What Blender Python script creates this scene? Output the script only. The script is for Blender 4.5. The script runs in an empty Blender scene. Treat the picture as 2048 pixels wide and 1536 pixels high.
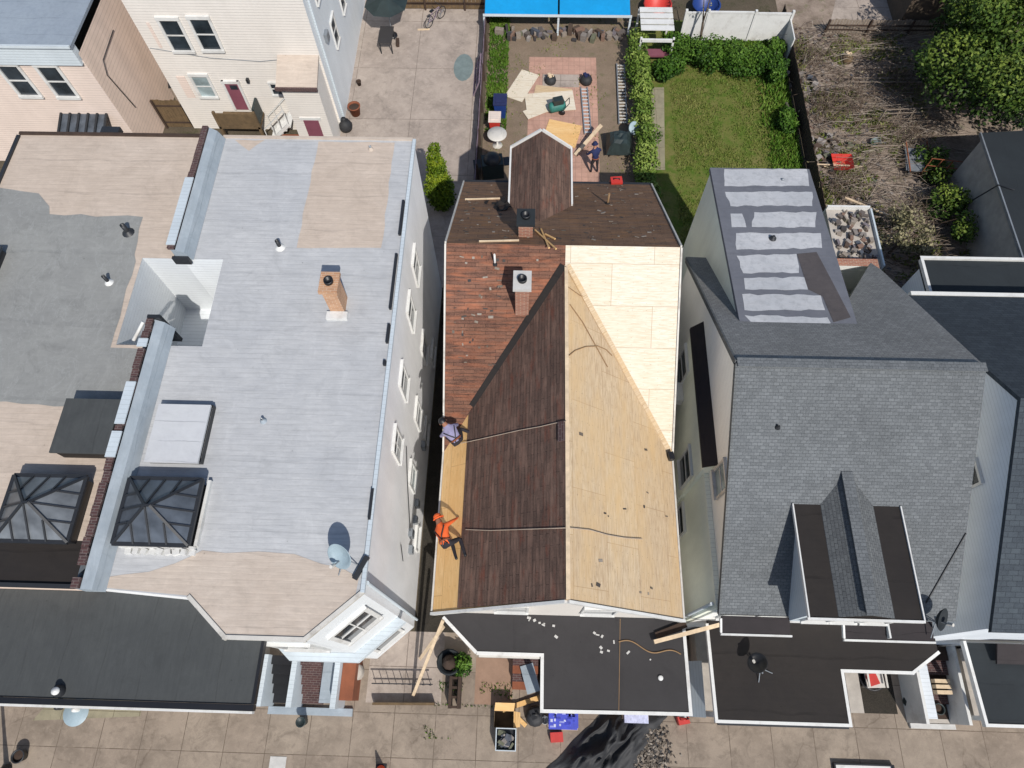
import bpy, math, random
from mathutils import Vector, Matrix
random.seed(7)
scene = bpy.context.scene
col = scene.collection
# ------------------------------------------------------------------ camera (drone, 26 m above the ground)
H = 26.0
F = 1368.44
PIT, YAW, ROL = math.radians(65.48), math.radians(-2.84), math.radians(-1.35)
fw = Vector((math.sin(YAW)*math.cos(PIT), math.cos(YAW)*math.cos(PIT), -math.sin(PIT)))
rr = Vector((math.cos(YAW), -math.sin(YAW), 0))
uu = rr.cross(fw)
R = rr*math.cos(ROL) + uu*math.sin(ROL)
U = -rr*math.sin(ROL) + uu*math.cos(ROL)
cd = bpy.data.cameras.new("drone_camera")
cam = bpy.data.objects.new("drone_camera", cd)
col.objects.link(cam)
cd.sensor_width = 36.0
cd.lens = F/2048*36.0
cd.clip_end = 2000
cam.matrix_world = Matrix(((R.x, U.x, -fw.x, 0), (R.y, U.y, -fw.y, 0), (R.z, U.z, -fw.z, H), (0, 0, 0, 1)))
scene.camera = cam

# survey helpers: turn a bearing measured on the photo into a point at a known height / on a known wall / roof plane
def ray(x, y):
    d = fw + R*((x-1024)/F) - U*((y-768)/F)
    return d.x/-d.z, d.y/-d.z
def W(x, y, z):
    a = ray(x, y); h = H-z
    return Vector((a[0]*h, a[1]*h, z))
def WX(x, y, X):
    a = ray(x, y); h = X/a[0]
    return Vector((X, a[1]*h, H-h))
def WY(x, y, Y):
    a = ray(x, y); h = Y/a[1]
    return Vector((a[0]*h, Y, H-h))
def PL(x, y, pl):
    a0, b, c = pl
    r = ray(x, y); h = (H-a0)/(1+b*r[0]+c*r[1])
    return Vector((r[0]*h, r[1]*h, H-h))
def zpl(pl, x, y): return pl[0]+pl[1]*x+pl[2]*y

# ------------------------------------------------------------------ world and sun
w = bpy.data.worlds.new("World"); scene.world = w; w.use_nodes = True
nt = w.node_tree
sky = nt.nodes.new("ShaderNodeTexSky"); sky.sky_type = 'NISHITA'; sky.sun_disc = False
SUN_EL, SUN_AZ = math.radians(47), math.radians(23)      # sun stands in front and to the right of the houses
sky.sun_elevation = SUN_EL
sky.sun_rotation = math.radians(180) - SUN_AZ
bg = nt.nodes["Background"]; bg.inputs[1].default_value = 0.115
nt.links.new(sky.outputs[0], bg.inputs[0])
sl = bpy.data.lights.new("sun", 'SUN'); sl.energy = 4.5; sl.angle = math.radians(0.5); sl.color = (1, .955, .89)
so = bpy.data.objects.new("sun", sl); col.objects.link(so)
to_sun = Vector((math.sin(SUN_AZ)*math.cos(SUN_EL), -math.cos(SUN_AZ)*math.cos(SUN_EL), math.sin(SUN_EL)))
so.rotation_euler = to_sun.to_track_quat('Z', 'Y').to_euler(); so.location = to_sun*60
scene.view_settings.view_transform = 'Standard'; scene.view_settings.look = 'None'; scene.view_settings.exposure = 0

# ------------------------------------------------------------------ materials
def lin(c): c /= 255.0; return c/12.92 if c <= .04045 else ((c+.055)/1.055)**2.4
def C(r, g, b, k=1.0): return (min(.85, lin(r)*k), min(.85, lin(g)*k), min(.85, lin(b)*k), 1)
class NT:
    def __init__(s, name):
        s.m = bpy.data.materials.new(name); s.m.use_nodes = True
        s.t = s.m.node_tree; s.b = s.t.nodes["Principled BSDF"]
        s.uv = s.n("ShaderNodeTexCoord").outputs
    def n(s, t, **k):
        o = s.t.nodes.new(t)
        for a, v in k.items(): setattr(o, a, v)
        return o
    def put(s, sock, v):
        if v is None: return
        if isinstance(v, bpy.types.NodeSocket): s.t.links.new(v, sock)
        else: sock.default_value = v
    def mix(s, f, a, b, mode='MIX'):
        o = s.n("ShaderNodeMix", data_type='RGBA', blend_type=mode)
        s.put(o.inputs[0], f); s.put(o.inputs[6], a); s.put(o.inputs[7], b)
        return o.outputs[2]
    def math(s, op, a, b=None, c=None, clamp=False):
        o = s.n("ShaderNodeMath", operation=op, use_clamp=clamp)
        s.put(o.inputs[0], a); s.put(o.inputs[1], b)
        if c is not None: s.put(o.inputs[2], c)
        return o.outputs[0]
    def scale(s, v, sc, off=(0, 0, 0)):
        o = s.n("ShaderNodeMapping"); s.put(o.inputs[0], v)
        o.inputs['Scale'].default_value = sc; o.inputs['Location'].default_value = off
        return o.outputs[0]
    def noise(s, v, sc, det=4, rough=.6, dist=0):
        o = s.n("ShaderNodeTexNoise"); s.put(o.inputs['Vector'], v)
        o.inputs['Scale'].default_value = sc; o.inputs['Detail'].default_value = det
        o.inputs['Roughness'].default_value = rough; o.inputs['Distortion'].default_value = dist
        return o.outputs['Fac']
    def ramp(s, f, lo, hi, a=0.0, b=1.0):
        o = s.n("ShaderNodeMapRange"); s.put(o.inputs[0], f)
        o.inputs[1].default_value = lo; o.inputs[2].default_value = hi
        o.inputs[3].default_value = a; o.inputs[4].default_value = b
        return o.outputs[0]
    def brick(s, v, w_, h_, c1, c2, mort, ms=.008, off=.5, bias=0, smooth=.1):
        o = s.n("ShaderNodeTexBrick"); s.put(o.inputs['Vector'], v)
        o.offset = off
        s.put(o.inputs['Color1'], c1); s.put(o.inputs['Color2'], c2); s.put(o.inputs['Mortar'], mort)
        o.inputs['Scale'].default_value = 1; o.inputs['Mortar Size'].default_value = ms
        o.inputs['Mortar Smooth'].default_value = smooth; o.inputs['Bias'].default_value = bias
        o.inputs['Brick Width'].default_value = w_; o.inputs['Row Height'].default_value = h_
        return o.outputs
    def done(s, colr, rough=.8, height=None, bump=.3, bd=.02, metal=0, spec=None):
        s.put(s.b.inputs['Base Color'], colr); s.put(s.b.inputs['Roughness'], rough)
        s.b.inputs['Metallic'].default_value = metal
        if spec is not None: s.b.inputs['Specular IOR Level'].default_value = spec
        if height is not None:
            o = s.n("ShaderNodeBump"); o.inputs['Strength'].default_value = bump; o.inputs['Distance'].default_value = bd
            s.put(o.inputs['Height'], height); s.t.links.new(o.outputs[0], s.b.inputs['Normal'])
        return s.m
def mul(c, k): return (min(.9, c[0]*k), min(.9, c[1]*k), min(.9, c[2]*k), 1)

def m_plain(name, c, rough=.6, var=.18, sc=2.5, grain=30, bump=.15, metal=0, dirt=None):
    s = NT(name); o = s.uv['Object']
    n1 = s.noise(o, sc, 5); n2 = s.noise(o, grain, 3)
    k = s.mix(s.ramp(n1, .3, .7), mul(c, 1-var), mul(c, 1+var))
    k = s.mix(s.ramp(n2, .3, .75, 0, .35), k, mul(c, .72))
    if dirt: k = s.mix(s.ramp(s.noise(o, sc*.6, 6, .7), .52, .72, 0, .8), k, dirt)
    return s.done(k, rough, n2, bump, .01, metal)
def m_siding(name, c, course=.115, dirt=.12):
    s = NT(name); uv = s.uv['UV']
    sep = s.n("ShaderNodeSeparateXYZ"); s.put(sep.inputs[0], uv)
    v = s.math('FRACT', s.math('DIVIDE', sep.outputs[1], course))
    groove_shade = s.ramp(v, 0, .14, .58, 1)  # occlusion shade in each course groove, painted into the siding colour
    o = s.uv['Object']
    n = s.noise(s.scale(o, (1, 1, .35)), .9, 5); n2 = s.noise(o, 9, 4)
    k = s.mix(s.ramp(n, .35, .7), mul(c, 1.04), mul(c, 1-dirt))
    k = s.mix(s.ramp(n2, .45, .8, 0, .25), k, mul(c, .8))
    vl = s.n("ShaderNodeCombineColor"); [s.put(vl.inputs[i], groove_shade) for i in range(3)]
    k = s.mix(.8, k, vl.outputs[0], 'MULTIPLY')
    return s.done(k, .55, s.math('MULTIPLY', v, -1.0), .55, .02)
def m_shingle(name, c1, c2, mort, w_=.3, h_=.145, stain=.25, streak=None, patch=None):
    s = NT(name); uv = s.uv['UV']; o = s.uv['Object']
    b = s.brick(uv, w_, h_, c1, c2, mort, .007, .5)
    n = s.noise(o, .55, 5, .65); n2 = s.noise(o, 45, 2); n3 = s.noise(uv, 4.0, 4)
    k = b[0]
    if streak:
        f = s.noise(s.scale(uv, (.9, 6.9, 1)), 1.0, 4, .6, .3)
        k = s.mix(s.ramp(f, .48, .66, 0, .85), k, streak)
    if patch:
        k = s.mix(s.ramp(s.noise(s.scale(uv, (.8, 3.2, 1), (7, 3, 0)), 1.2, 5, .65), .54, .68, 0, .8), k, patch)
    k = s.mix(s.ramp(n, .35, .7, 0, 1), k, s.mix(1.0, k, (1-stain, 1-stain, 1-stain, 1), 'MULTIPLY'))
    k = s.mix(s.ramp(n3, .4, .75, 0, .35), k, mort)
    k = s.mix(s.ramp(n2, .4, .8, 0, .4), k, mul(c1, 1.7))
    hh = s.math('ADD', s.math('MULTIPLY', b[1], -1.0), s.math('MULTIPLY', n2, .4))
    return s.done(k, .9, hh, .5, .015, spec=.25)
def m_ply(name, c1, c2, dark, seam, w_=2.44, h_=1.22, warm=None, off=.5):
    s = NT(name); uv = s.uv['UV']; o = s.uv['Object']
    b = s.brick(uv, w_, h_, c1, c2, seam, .0065, off, smooth=.4)
    g = s.noise(s.scale(uv, (1.2, 16, 1)), 2.0, 5, .7, .6)
    kn = s.n("ShaderNodeTexVoronoi"); s.put(kn.inputs['Vector'], s.scale(uv, (1.0, 2.2, 1))); kn.inputs['Scale'].default_value = 1.7
    k = s.mix(s.ramp(g, .4, .66, 0, .75), b[0], dark)
    k = s.mix(s.ramp(kn.outputs['Distance'], .03, .07, .5, 0), k, mul(dark, .45))
    big = s.noise(s.scale(uv, (.3, 1.1, 1)), .9, 5, .7)
    if warm: k = s.mix(s.ramp(big, .42, .66, 0, .8), k, warm)
    foot = s.noise(o, 3.2, 5, .75)
    k = s.mix(s.ramp(foot, .58, .75, 0, .3), k, mul(dark, .6))
    sep = s.n("ShaderNodeSeparateXYZ"); s.put(sep.inputs[0], uv)
    # nail rows every 0.4 m
    nx = s.math('ABSOLUTE', s.math('SUBTRACT', s.math('FRACT', s.math('DIVIDE', sep.outputs[0], .41)), .5))
    ny = s.math('ABSOLUTE', s.math('SUBTRACT', s.math('FRACT', s.math('DIVIDE', sep.outputs[1], .2)), .5))
    d = s.math('ADD', s.math('MULTIPLY', s.math('MULTIPLY', nx, nx), .168), s.math('MULTIPLY', s.math('MULTIPLY', ny, ny), .04))
    k = s.mix(s.ramp(d, .00005, .00016, .55, 0), k, mul(dark, .35))
    return s.done(k, .75, g, .12, .01)
def m_coat(name, c, c2, seam=.95, vert=False, lines=None, rip=1.0, mott=.5, lap=.5, rib=0.0, dirt=.35):
    # rolled roofing under a brushed coating: uneven laps, fine brush ribs, ponding stains, scuffs and specks
    s = NT(name); uv = s.uv['UV']; o = s.uv['Object']
    sep = s.n("ShaderNodeSeparateXYZ"); s.put(sep.inputs[0], uv)
    ax = sep.outputs[0 if vert else 1]
    wob = s.math('ADD', s.math('MULTIPLY', s.noise(uv, .35, 2), .5), s.math('MULTIPLY', s.noise(uv, 2.5, 3), .05))
    f = s.math('FRACT', s.math('DIVIDE', s.math('ADD', ax, wob), seam))
    ed = s.math('MULTIPLY', s.ramp(f, 0, .05, 1, 0), s.ramp(s.noise(uv, 1.3, 4), .35, .6))
    sc = (1.0, 8, 1) if not vert else (8, 1.0, 1)
    r = s.noise(s.scale(uv, sc), 1.3, 5, .7, .6)
    n = s.noise(o, .45, 7, .72, .5); n3 = s.noise(o, 5, 6, .75); n4 = s.noise(s.scale(o, (1, 1, 1), (31, 7, 3)), 1.1, 6, .75, .8)
    k = s.mix(s.ramp(n, .36, .64, 0, 1), c, c2)
    k = s.mix(s.ramp(r, .38, .68, 0, .5*rip), k, mul(c, .76))
    k = s.mix(s.ramp(n3, .48, .74, 0, mott), k, mul(c2, .74))
    k = s.mix(s.ramp(n4, .54, .7, 0, dirt), k, mul(c, .62))
    k = s.mix(s.ramp(n4, .46, .34, 0, dirt*.8), k, mul(c2, 1.18))
    k = s.mix(s.math('MULTIPLY', ed, lap), k, mul(c, .5))
    hgt = s.math('ADD', s.math('MULTIPLY', r, .6*rip), ed)
    if rib:
        w1 = s.math('ADD', ax, s.math('MULTIPLY', s.noise(s.scale(uv, (.5, 2, 1)), 1.2, 3), .09))
        rb = s.math('FRACT', s.math('DIVIDE', w1, .15))
        rb = s.math('MULTIPLY', s.ramp(rb, 0, .3, 1, 0), s.ramp(s.noise(s.scale(uv, (.6, 3, 1)), 2.0, 4), .35, .65))
        k = s.mix(s.math('MULTIPLY', rb, rib), k, mul(c, .62)); hgt = s.math('ADD', hgt, s.math('MULTIPLY', rb, -.8))
    v = s.n("ShaderNodeTexVoronoi"); s.put(v.inputs['Vector'], o); v.inputs['Scale'].default_value = 2.3
    k = s.mix(s.math('MULTIPLY', s.ramp(v.outputs['Distance'], .03, .06, .6, 0), s.ramp(n3, .45, .55)), k, mul(c, .4))
    if lines:
        q = s.noise(s.scale(o, (1.5, .8, 1)), .9, 4, .55, 1.0)
        ln = s.ramp(s.math('ABSOLUTE', s.math('SUBTRACT', q, .5)), .0, .012, .5, 0)
        q2 = s.noise(s.scale(o, (1.2, .7, 1), (3, 8, 0)), 1.5, 4, .6, 1.0)
        ln2 = s.ramp(s.math('ABSOLUTE', s.math('SUBTRACT', q2, .52)), .0, .016, .4, 0)
        k = s.mix(ln, k, lines); k = s.mix(ln2, k, lines)
    return s.done(k, .75, hgt, .35, .02, spec=.25)
def m_slab(name, c1, c2, joint, w_=1.5, h_=1.5, off=0.0, ms=.012, rot=None, crack=True):
    s = NT(name); o = s.uv['Object']
    uv = o if rot is None else o
    b = s.brick(uv, w_, h_, c1, c2, joint, ms, off, smooth=.25)
    n = s.noise(o, .7, 6, .7, .3); n2 = s.noise(o, 28, 3); n4 = s.noise(o, 4, 5, .7)
    k = s.mix(s.ramp(n, .4, .66, 0, .8), b[0], mul(c1, .62))
    n5 = s.noise(s.scale(o, (1, 1, 1), (13, 3, 1)), 1.6, 7, .78, .6)
    k = s.mix(s.ramp(n5, .52, .66, 0, .55), k, mul(c1, .48))
    k = s.mix(s.ramp(n4, .5, .75, 0, .5), k, mul(c2, 1.22))
    k = s.mix(s.ramp(n2, .45, .8, 0, .4), k, mul(c1, .7))
    if crack:
        v = s.n("ShaderNodeTexVoronoi", feature='DISTANCE_TO_EDGE'); s.put(v.inputs['Vector'], s.mix(.3, o, s.noise(o, 2, 3)))
        v.inputs['Scale'].default_value = .45
        k = s.mix(s.math('MULTIPLY', s.ramp(v.outputs[0], 0, .008, .4, 0), s.ramp(n, .45, .6)), k, joint)
    return s.done(k, .92, s.math('ADD', n2, s.math('MULTIPLY', b[1], -2)), .25, .01, spec=.2)
def m_earth(name, c1, c2, c3, sc=1.2, f3=(.55, .68)):
    s = NT(name); o = s.uv['Object']
    k = s.mix(s.ramp(s.noise(o, sc, 6, .7, .4), .35, .65), c1, c2)
    k = s.mix(s.ramp(s.noise(s.scale(o, (1, 1, 1), (5, 9, 0)), sc*1.7, 6, .75), f3[0], f3[1], 0, .9), k, c3)
    n2 = s.noise(o, 18, 5, .75)
    k = s.mix(s.ramp(n2, .42, .72, 0, .65), k, mul(c1, .4))
    return s.done(k, .97, n2, .6, .05, spec=.1)
def m_leaf(name, dark, mid, light):
    s = NT(name)
    a = s.n("ShaderNodeAttribute", attribute_name='tint')
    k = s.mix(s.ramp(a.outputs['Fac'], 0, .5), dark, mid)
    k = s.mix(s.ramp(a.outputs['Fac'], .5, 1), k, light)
    s.b.inputs['Subsurface Weight'].default_value = 0
    return s.done(k, .6, spec=.2)
def m_tint(name, cols, rough=.8):
    s = NT(name)
    a = s.n("ShaderNodeAttribute", attribute_name='tint')
    r = s.n("ShaderNodeValToRGB"); r.color_ramp.interpolation = 'CONSTANT'
    e = r.color_ramp.elements
    while len(e) < len(cols): e.new(1)
    for i, c in enumerate(cols): e[i].position = i/len(cols); e[i].color = c
    s.put(r.inputs[0], a.outputs['Fac'])
    k = s.mix(s.ramp(s.noise(s.uv['Object'], 12, 3), .35, .75, 0, .4), r.outputs[0], (.03, .028, .025, 1))
    return s.done(k, rough)
def m_glass(name, c=(.015, .02, .025, 1), rough=.08):
    s = NT(name); o = s.uv['Object']
    k = s.mix(s.ramp(s.noise(o, 1.3, 3), .35, .7), c, mul(c, 2.6))
    return s.done(k, rough, spec=.6)
def m_brick(name, c1, c2, mort):
    s = NT(name); uv = s.uv['UV']; o = s.uv['Object']
    b = s.brick(uv, .21, .072, c1, c2, mort, .009)
    k = s.mix(s.ramp(s.noise(o, 3, 5), .4, .75, 0, .5), b[0], mul(c1, .55))
    return s.done(k, .9, s.math('MULTIPLY', b[1], -1), .5, .01)

K = .80
MT = {}
MT['silver'] = m_coat('silver_coated_roofing', C(192, 194, 197, .76), C(201, 202, 203, .8), 1.9, lap=.25, rib=.5)
MT['tan'] = m_coat('beige_coated_roofing', C(210, 193, 177, .72), C(216, 200, 185, .76), 1.3, lap=.25, rib=.4)
MT['tan_smooth'] = m_coat('beige_smooth_coating', C(210, 194, 179, .73), C(215, 201, 187, .77), 1.6, lap=.2, rib=.25)
MT['greypatch'] = m_coat('grey_weathered_coating', C(148, 149, 147, .76), C(158, 159, 156, .76), 2.4, lines=C(172, 174, 172, .7), rip=.5, lap=.2, dirt=.5)
MT['palegrey_roof'] = m_coat('pale_blue_grey_roofing', C(166, 178, 190, .74), C(154, 166, 180, .72), 1.0, rip=.6)
MT['porchstrip'] = m_coat('grey_standing_strip_roofing', C(80, 83, 84, .68), C(87, 90, 90, .68), .98, vert=True, rip=.9, mott=.4)
MT['rollblack'] = m_coat('charcoal_roll_roofing', C(69, 67, 68, .72), C(62, 60, 61, .72), 3.3, vert=True, rip=.35, mott=.2)
MT['rollbrown'] = m_coat('brown_black_roll_roofing', C(48, 44, 43, .66), C(56, 51, 48, .66), 1.6, rip=.6, mott=.6)
MT['darkroll'] = m_coat('dark_flat_roofing', C(52, 58, 62, .7), C(45, 50, 54, .7), 1.0, rip=.4, mott=.2)
MT['white_strip'] = m_coat('white_silver_paint_strips', C(206, 207, 210, .8), C(188, 191, 196, .76), .33, rip=.8, mott=.9)
MT['grey_tar'] = m_coat('grey_tar_roofing', C(122, 124, 132, .8), C(108, 111, 120, .8), 1.0)
MT['brown_tar'] = m_coat('brown_grey_worn_roofing', C(98, 92, 92, .75), C(84, 80, 82, .75), .8, mott=.7)
MT['shg'] = m_shingle('grey_asphalt_shingles', C(126, 130, 133, .74), C(108, 112, 115, .7), C(94, 98, 101, .64), .15, .09, .28)
MT['shg_brightened'] = m_shingle('rear_grey_shingles_brightened', C(140, 140, 138, 1.0), C(122, 122, 121, .95), C(104, 104, 104, .85), .15, .09, .25)  # same grey shingles, lightened in colour to make up for weak rear sun
MT['shg_side'] = m_shingle('grey_dormer_shingles', C(116, 119, 120, .8), C(98, 101, 103, .8), C(76, 79, 82, .7), .15, .09, .15)
MT['shdark'] = m_shingle('slate_dark_shingles', C(76, 84, 91, .8), C(64, 71, 79, .76), C(48, 53, 60, .7), .26, .15, .15)
MT['shbrown'] = m_shingle('old_brown_shingles', C(104, 83, 73, .95), C(88, 70, 62, .9), C(48, 39, 36, .75), .62, .105, .25, streak=C(134, 106, 92, .9), patch=C(128, 74, 58, .75))
MT['shred'] = m_shingle('old_red_brown_shingles', C(136, 98, 80, .95), C(108, 78, 67, .9), C(56, 43, 39, .75), .62, .105, .45, streak=C(166, 104, 76, .95), patch=C(54, 44, 42, .75))
MT['shback'] = m_shingle('old_dark_brown_shingles', C(128, 100, 80, 1.05), C(106, 84, 70, 1.0), C(62, 51, 45, .85), .62, .105, .3, streak=C(140, 102, 68, 1.0), patch=C(72, 62, 58, .9))
MT['ply'] = m_ply('tan_plywood_sheathing', C(222, 198, 164, .72), C(230, 210, 178, .74), C(190, 156, 118, .6), C(176, 138, 92, .6), warm=C(222, 188, 138, .74))
MT['plyw'] = m_ply('new_pale_plywood_sheathing', C(246, 236, 216, .7), C(250, 242, 226, .72), C(230, 206, 168, .64), C(170, 132, 90, .5))
MT['plyo'] = m_ply('orange_plywood_decking', C(232, 192, 132, .9), C(236, 200, 146, .9), C(214, 164, 98, .8), C(150, 100, 54, .55), warm=C(226, 176, 110, .85))
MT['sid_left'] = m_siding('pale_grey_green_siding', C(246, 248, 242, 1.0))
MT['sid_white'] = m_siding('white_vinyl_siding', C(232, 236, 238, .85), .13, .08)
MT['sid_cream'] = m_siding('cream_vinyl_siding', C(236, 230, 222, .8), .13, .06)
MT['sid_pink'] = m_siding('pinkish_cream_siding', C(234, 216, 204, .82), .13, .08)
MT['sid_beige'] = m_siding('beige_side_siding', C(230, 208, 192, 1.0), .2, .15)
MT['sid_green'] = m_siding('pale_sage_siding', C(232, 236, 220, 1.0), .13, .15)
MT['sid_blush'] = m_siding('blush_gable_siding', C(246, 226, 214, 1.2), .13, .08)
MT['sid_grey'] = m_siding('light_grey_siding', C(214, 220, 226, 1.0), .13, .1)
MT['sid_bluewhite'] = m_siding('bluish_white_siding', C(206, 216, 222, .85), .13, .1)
MT['stucco'] = m_plain('weathered_stucco', C(190, 182, 172, .8), .9)
MT['white'] = m_plain('white_painted_trim', C(232, 232, 229, .8), .5, .06, dirt=C(196, 192, 186, .75))
MT['offwhite'] = m_plain('aged_white_paint', C(214, 210, 202, .82), .6, .1, dirt=C(150, 140, 126, .7))
MT['glass'] = m_glass('window_glass')
MT['glass_pale'] = m_glass('hazy_window_glass', C(120, 132, 134, .8), .25)
MT['sky_glass'] = m_glass('skylight_grey_glass', C(96, 100, 104, .6), .3)
MT['sky_glass2'] = m_glass('skylight_dim_glass', C(74, 80, 88, .6), .3)
MT['dark'] = m_plain('dark_bronze_metal', C(44, 46, 50, .8), .5, .2)
MT['black'] = m_plain('black_plastic', C(28, 29, 33, .8), .45, .2)
MT['bluegrey'] = m_coat('blue_grey_coated_cant', C(160, 172, 182, .75), C(178, 188, 196, .78), .9, rip=.6)
MT['coping'] = m_brick('dark_red_brick_coping', C(92, 62, 60, .8), C(74, 52, 54, .8), C(120, 108, 104, .8))
MT['redbrick'] = m_brick('weathered_red_brick', C(176, 116, 92, .8), C(150, 98, 82, .8), C(190, 170, 150, .8))
MT['orangebrick'] = m_brick('orange_brick', C(206, 160, 124, .8), C(190, 142, 108, .8), C(214, 186, 160, .8))
MT['cement'] = m_plain('cement_cap', C(206, 204, 200, .8), .9, .15)
MT['hatch'] = m_coat('pale_coated_hatch_lid', C(206, 208, 210, .82), C(198, 200, 204, .82), .55, rip=.3, mott=.2)
MT['galv'] = m_plain('galvanised_metal', C(150, 156, 162, .8), .4, .2, metal=.3)
MT['dish'] = m_plain('grey_blue_dish_paint', C(166, 186, 196, .75), .5, .1)
MT['purple'] = m_plain('plum_painted_door', C(140, 84, 98, .8), .5, .1)
MT['red'] = m_plain('faded_red_plastic', C(200, 60, 52, .85), .5, .15)
MT['orange'] = m_plain('orange_cloth', C(250, 104, 46, .95), .8, .15, 6)
MT['navy'] = m_plain('navy_cloth', C(30, 40, 86, .8), .85, .25, 6)
MT['lilac'] = m_plain('lilac_grey_cloth', C(150, 146, 178, .8), .85, .25, 6)
MT['denim'] = m_plain('dark_work_trousers', C(44, 40, 46, .8), .9, .25, 6)
MT['skin'] = m_plain('skin', C(170, 118, 92, .8), .6, .08)
MT['blue'] = m_plain('blue_plastic', C(34, 62, 128, .85), .45, .15)
MT['bluetarp'] = m_plain('bright_blue_tarpaulin', C(22, 160, 226, .8), .45, .1, .8, 6, .3)
MT['teal'] = m_plain('teal_plastic', C(48, 122, 112, .8), .6, .3)
MT['terracotta'] = m_plain('terracotta', C(142, 82, 54, .8), .8, .2)
MT['lumber'] = m_plain('raw_lumber', C(224, 200, 168, .82), .8, .2, 5)
MT['wood'] = m_plain('weathered_brown_wood', C(112, 92, 66, .8), .9, .3, 4)
MT['wooddark'] = m_plain('dark_stained_wood', C(70, 54, 44, .8), .9, .3, 4)
MT['woodgrey'] = m_plain('silvered_fence_wood', C(150, 136, 122, .8), .9, .3, 4)
MT['bin'] = m_plain('black_refuse_sack', C(46, 47, 50, .72), .68, .25, 8, 30, .4)
MT['greentarp'] = m_plain('dark_green_tarpaulin', C(44, 56, 56, .8), .5, .3, 3, 12, .4)
MT['rope'] = m_plain('pale_rope', C(186, 168, 150, .8), .9)
MT['hose'] = m_plain('tan_hose', C(160, 128, 92, .7), .8)
MT['cone'] = m_plain('traffic_orange', C(236, 84, 44, .85), .6, .1)
MT['side'] = m_slab('pavement_slabs', C(178, 162, 146, .62), C(185, 170, 153, .63), C(108, 93, 81, .5), 1.42, 1.35)
MT['conc'] = m_slab('old_concrete_yard', C(187, 173, 162, .75), C(193, 180, 168, .75), C(138, 124, 113, .58), 3.1, 3.6, ms=.016)
MT['path'] = m_slab('garden_path_concrete', C(184, 176, 150, .62), C(176, 168, 140, .62), C(120, 110, 88, .6), .9, 1.3)
MT['paver'] = m_slab('pink_patio_pavers', C(200, 158, 140, .88), C(188, 151, 134, .86), C(160, 131, 116, .75), .3, .3, ms=.01, crack=False)
MT['steps'] = m_plain('reddish_concrete', C(176, 144, 122, .66), .9, .15)
MT['soil'] = m_earth('trodden_yard_soil', C(142, 125, 108, .95), C(128, 113, 97, .9), C(108, 108, 78, .85), 1.0)
MT['lawn'] = m_earth('patchy_lawn_soil', C(106, 116, 54, .85), C(126, 121, 74, .86), C(84, 112, 40, .82), .9, (.46, .6))
MT['garden'] = m_earth('littered_garden_soil', C(160, 145, 132, 1.0), C(124, 110, 98, .9), C(112, 114, 80, .85), 1.2)
MT['earth'] = m_earth('bare_ground', C(128, 116, 100, .55), C(112, 104, 88, .55), C(92, 96, 66, .5), .5)
MT['alley'] = m_earth('dark_alley_ground', C(92, 86, 78, .5), C(80, 76, 70, .5), C(70, 70, 62, .5), 2)
MT['asphalt'] = m_earth('asphalt_road', C(74, 74, 76, .8), C(66, 66, 68, .8), C(88, 86, 84, .8), .8)
MT['leaf_tree'] = m_leaf('tree_leaves', C(22, 36, 14, .8), C(66, 92, 32, .8), C(118, 134, 54, .8))
MT['leaf_bush'] = m_leaf('bush_leaves', C(26, 50, 14, .75), C(58, 94, 26, .72), C(98, 132, 46, .72))
MT['leaf_hedge'] = m_leaf('hedge_leaves', C(42, 64, 20, .78), C(94, 122, 44, .75), C(146, 164, 80, .75))
MT['leaf_shrub'] = m_leaf('conifer_shrub_foliage', C(38, 58, 10, .8), C(88, 112, 18, .8), C(136, 148, 38, .8))
MT['leaf_dry'] = m_leaf('pale_shrub_foliage', C(56, 58, 44, .8), C(120, 116, 84, .8), C(182, 172, 136, .8))
MT['grass'] = m_leaf('grass_blades', C(78, 100, 36, .85), C(106, 122, 52, .85), C(138, 138, 80, .85))
MT['grass_lush'] = m_leaf('lush_grass_blades', C(56, 88, 26, .75), C(86, 122, 38, .75), C(122, 146, 62, .75))
MT['twig'] = m_leaf('dry_twigs', C(84, 70, 60, .8), C(128, 112, 98, .8), C(190, 178, 164, .85))
MT['bark'] = m_plain('bark', C(98, 84, 70, .7), .95, .3, 6)
MT['litter'] = m_tint('mixed_litter', [C(150, 142, 136, .7), C(112, 103, 98, .7), C(164, 152, 140, .7), C(96, 78, 66, .7), C(132, 124, 130, .7), C(88, 94, 106, .7), C(148, 118, 102, .7), C(70, 66, 66, .7), C(180, 172, 166, .7), C(120, 122, 100, .7)])
MT['rubble'] = m_tint('roof_rubble', [C(70, 64, 60, .8), C(116, 104, 92, .8), C(146, 134, 120, .8), C(54, 54, 56, .8), C(164, 154, 142, .8), C(104, 94, 82, .8)])
MT['bundle'] = m_tint('printed_plastic_wrap', [C(58, 66, 178), C(74, 84, 196), C(150, 156, 220), C(46, 52, 150), C(200, 204, 232)], .4)
MT['car_white'] = m_plain('white_car_paint', C(232, 234, 236, .85), .25, .03)
MT['car_glass'] = m_glass('car_glass', (.01, .012, .015, 1), .05)
MT['mat'] = m_plain('faded_teal_matting', C(132, 148, 148, .66), .95, .2, 3)
MT['lilacgrey'] = m_plain('mauve_grey_metal', C(140, 122, 136, .8), .6, .3, 5)
MT['pent'] = m_coat('brown_black_pent_roofing', C(56, 50, 52, .75), C(48, 44, 46, .75), .5)

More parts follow.
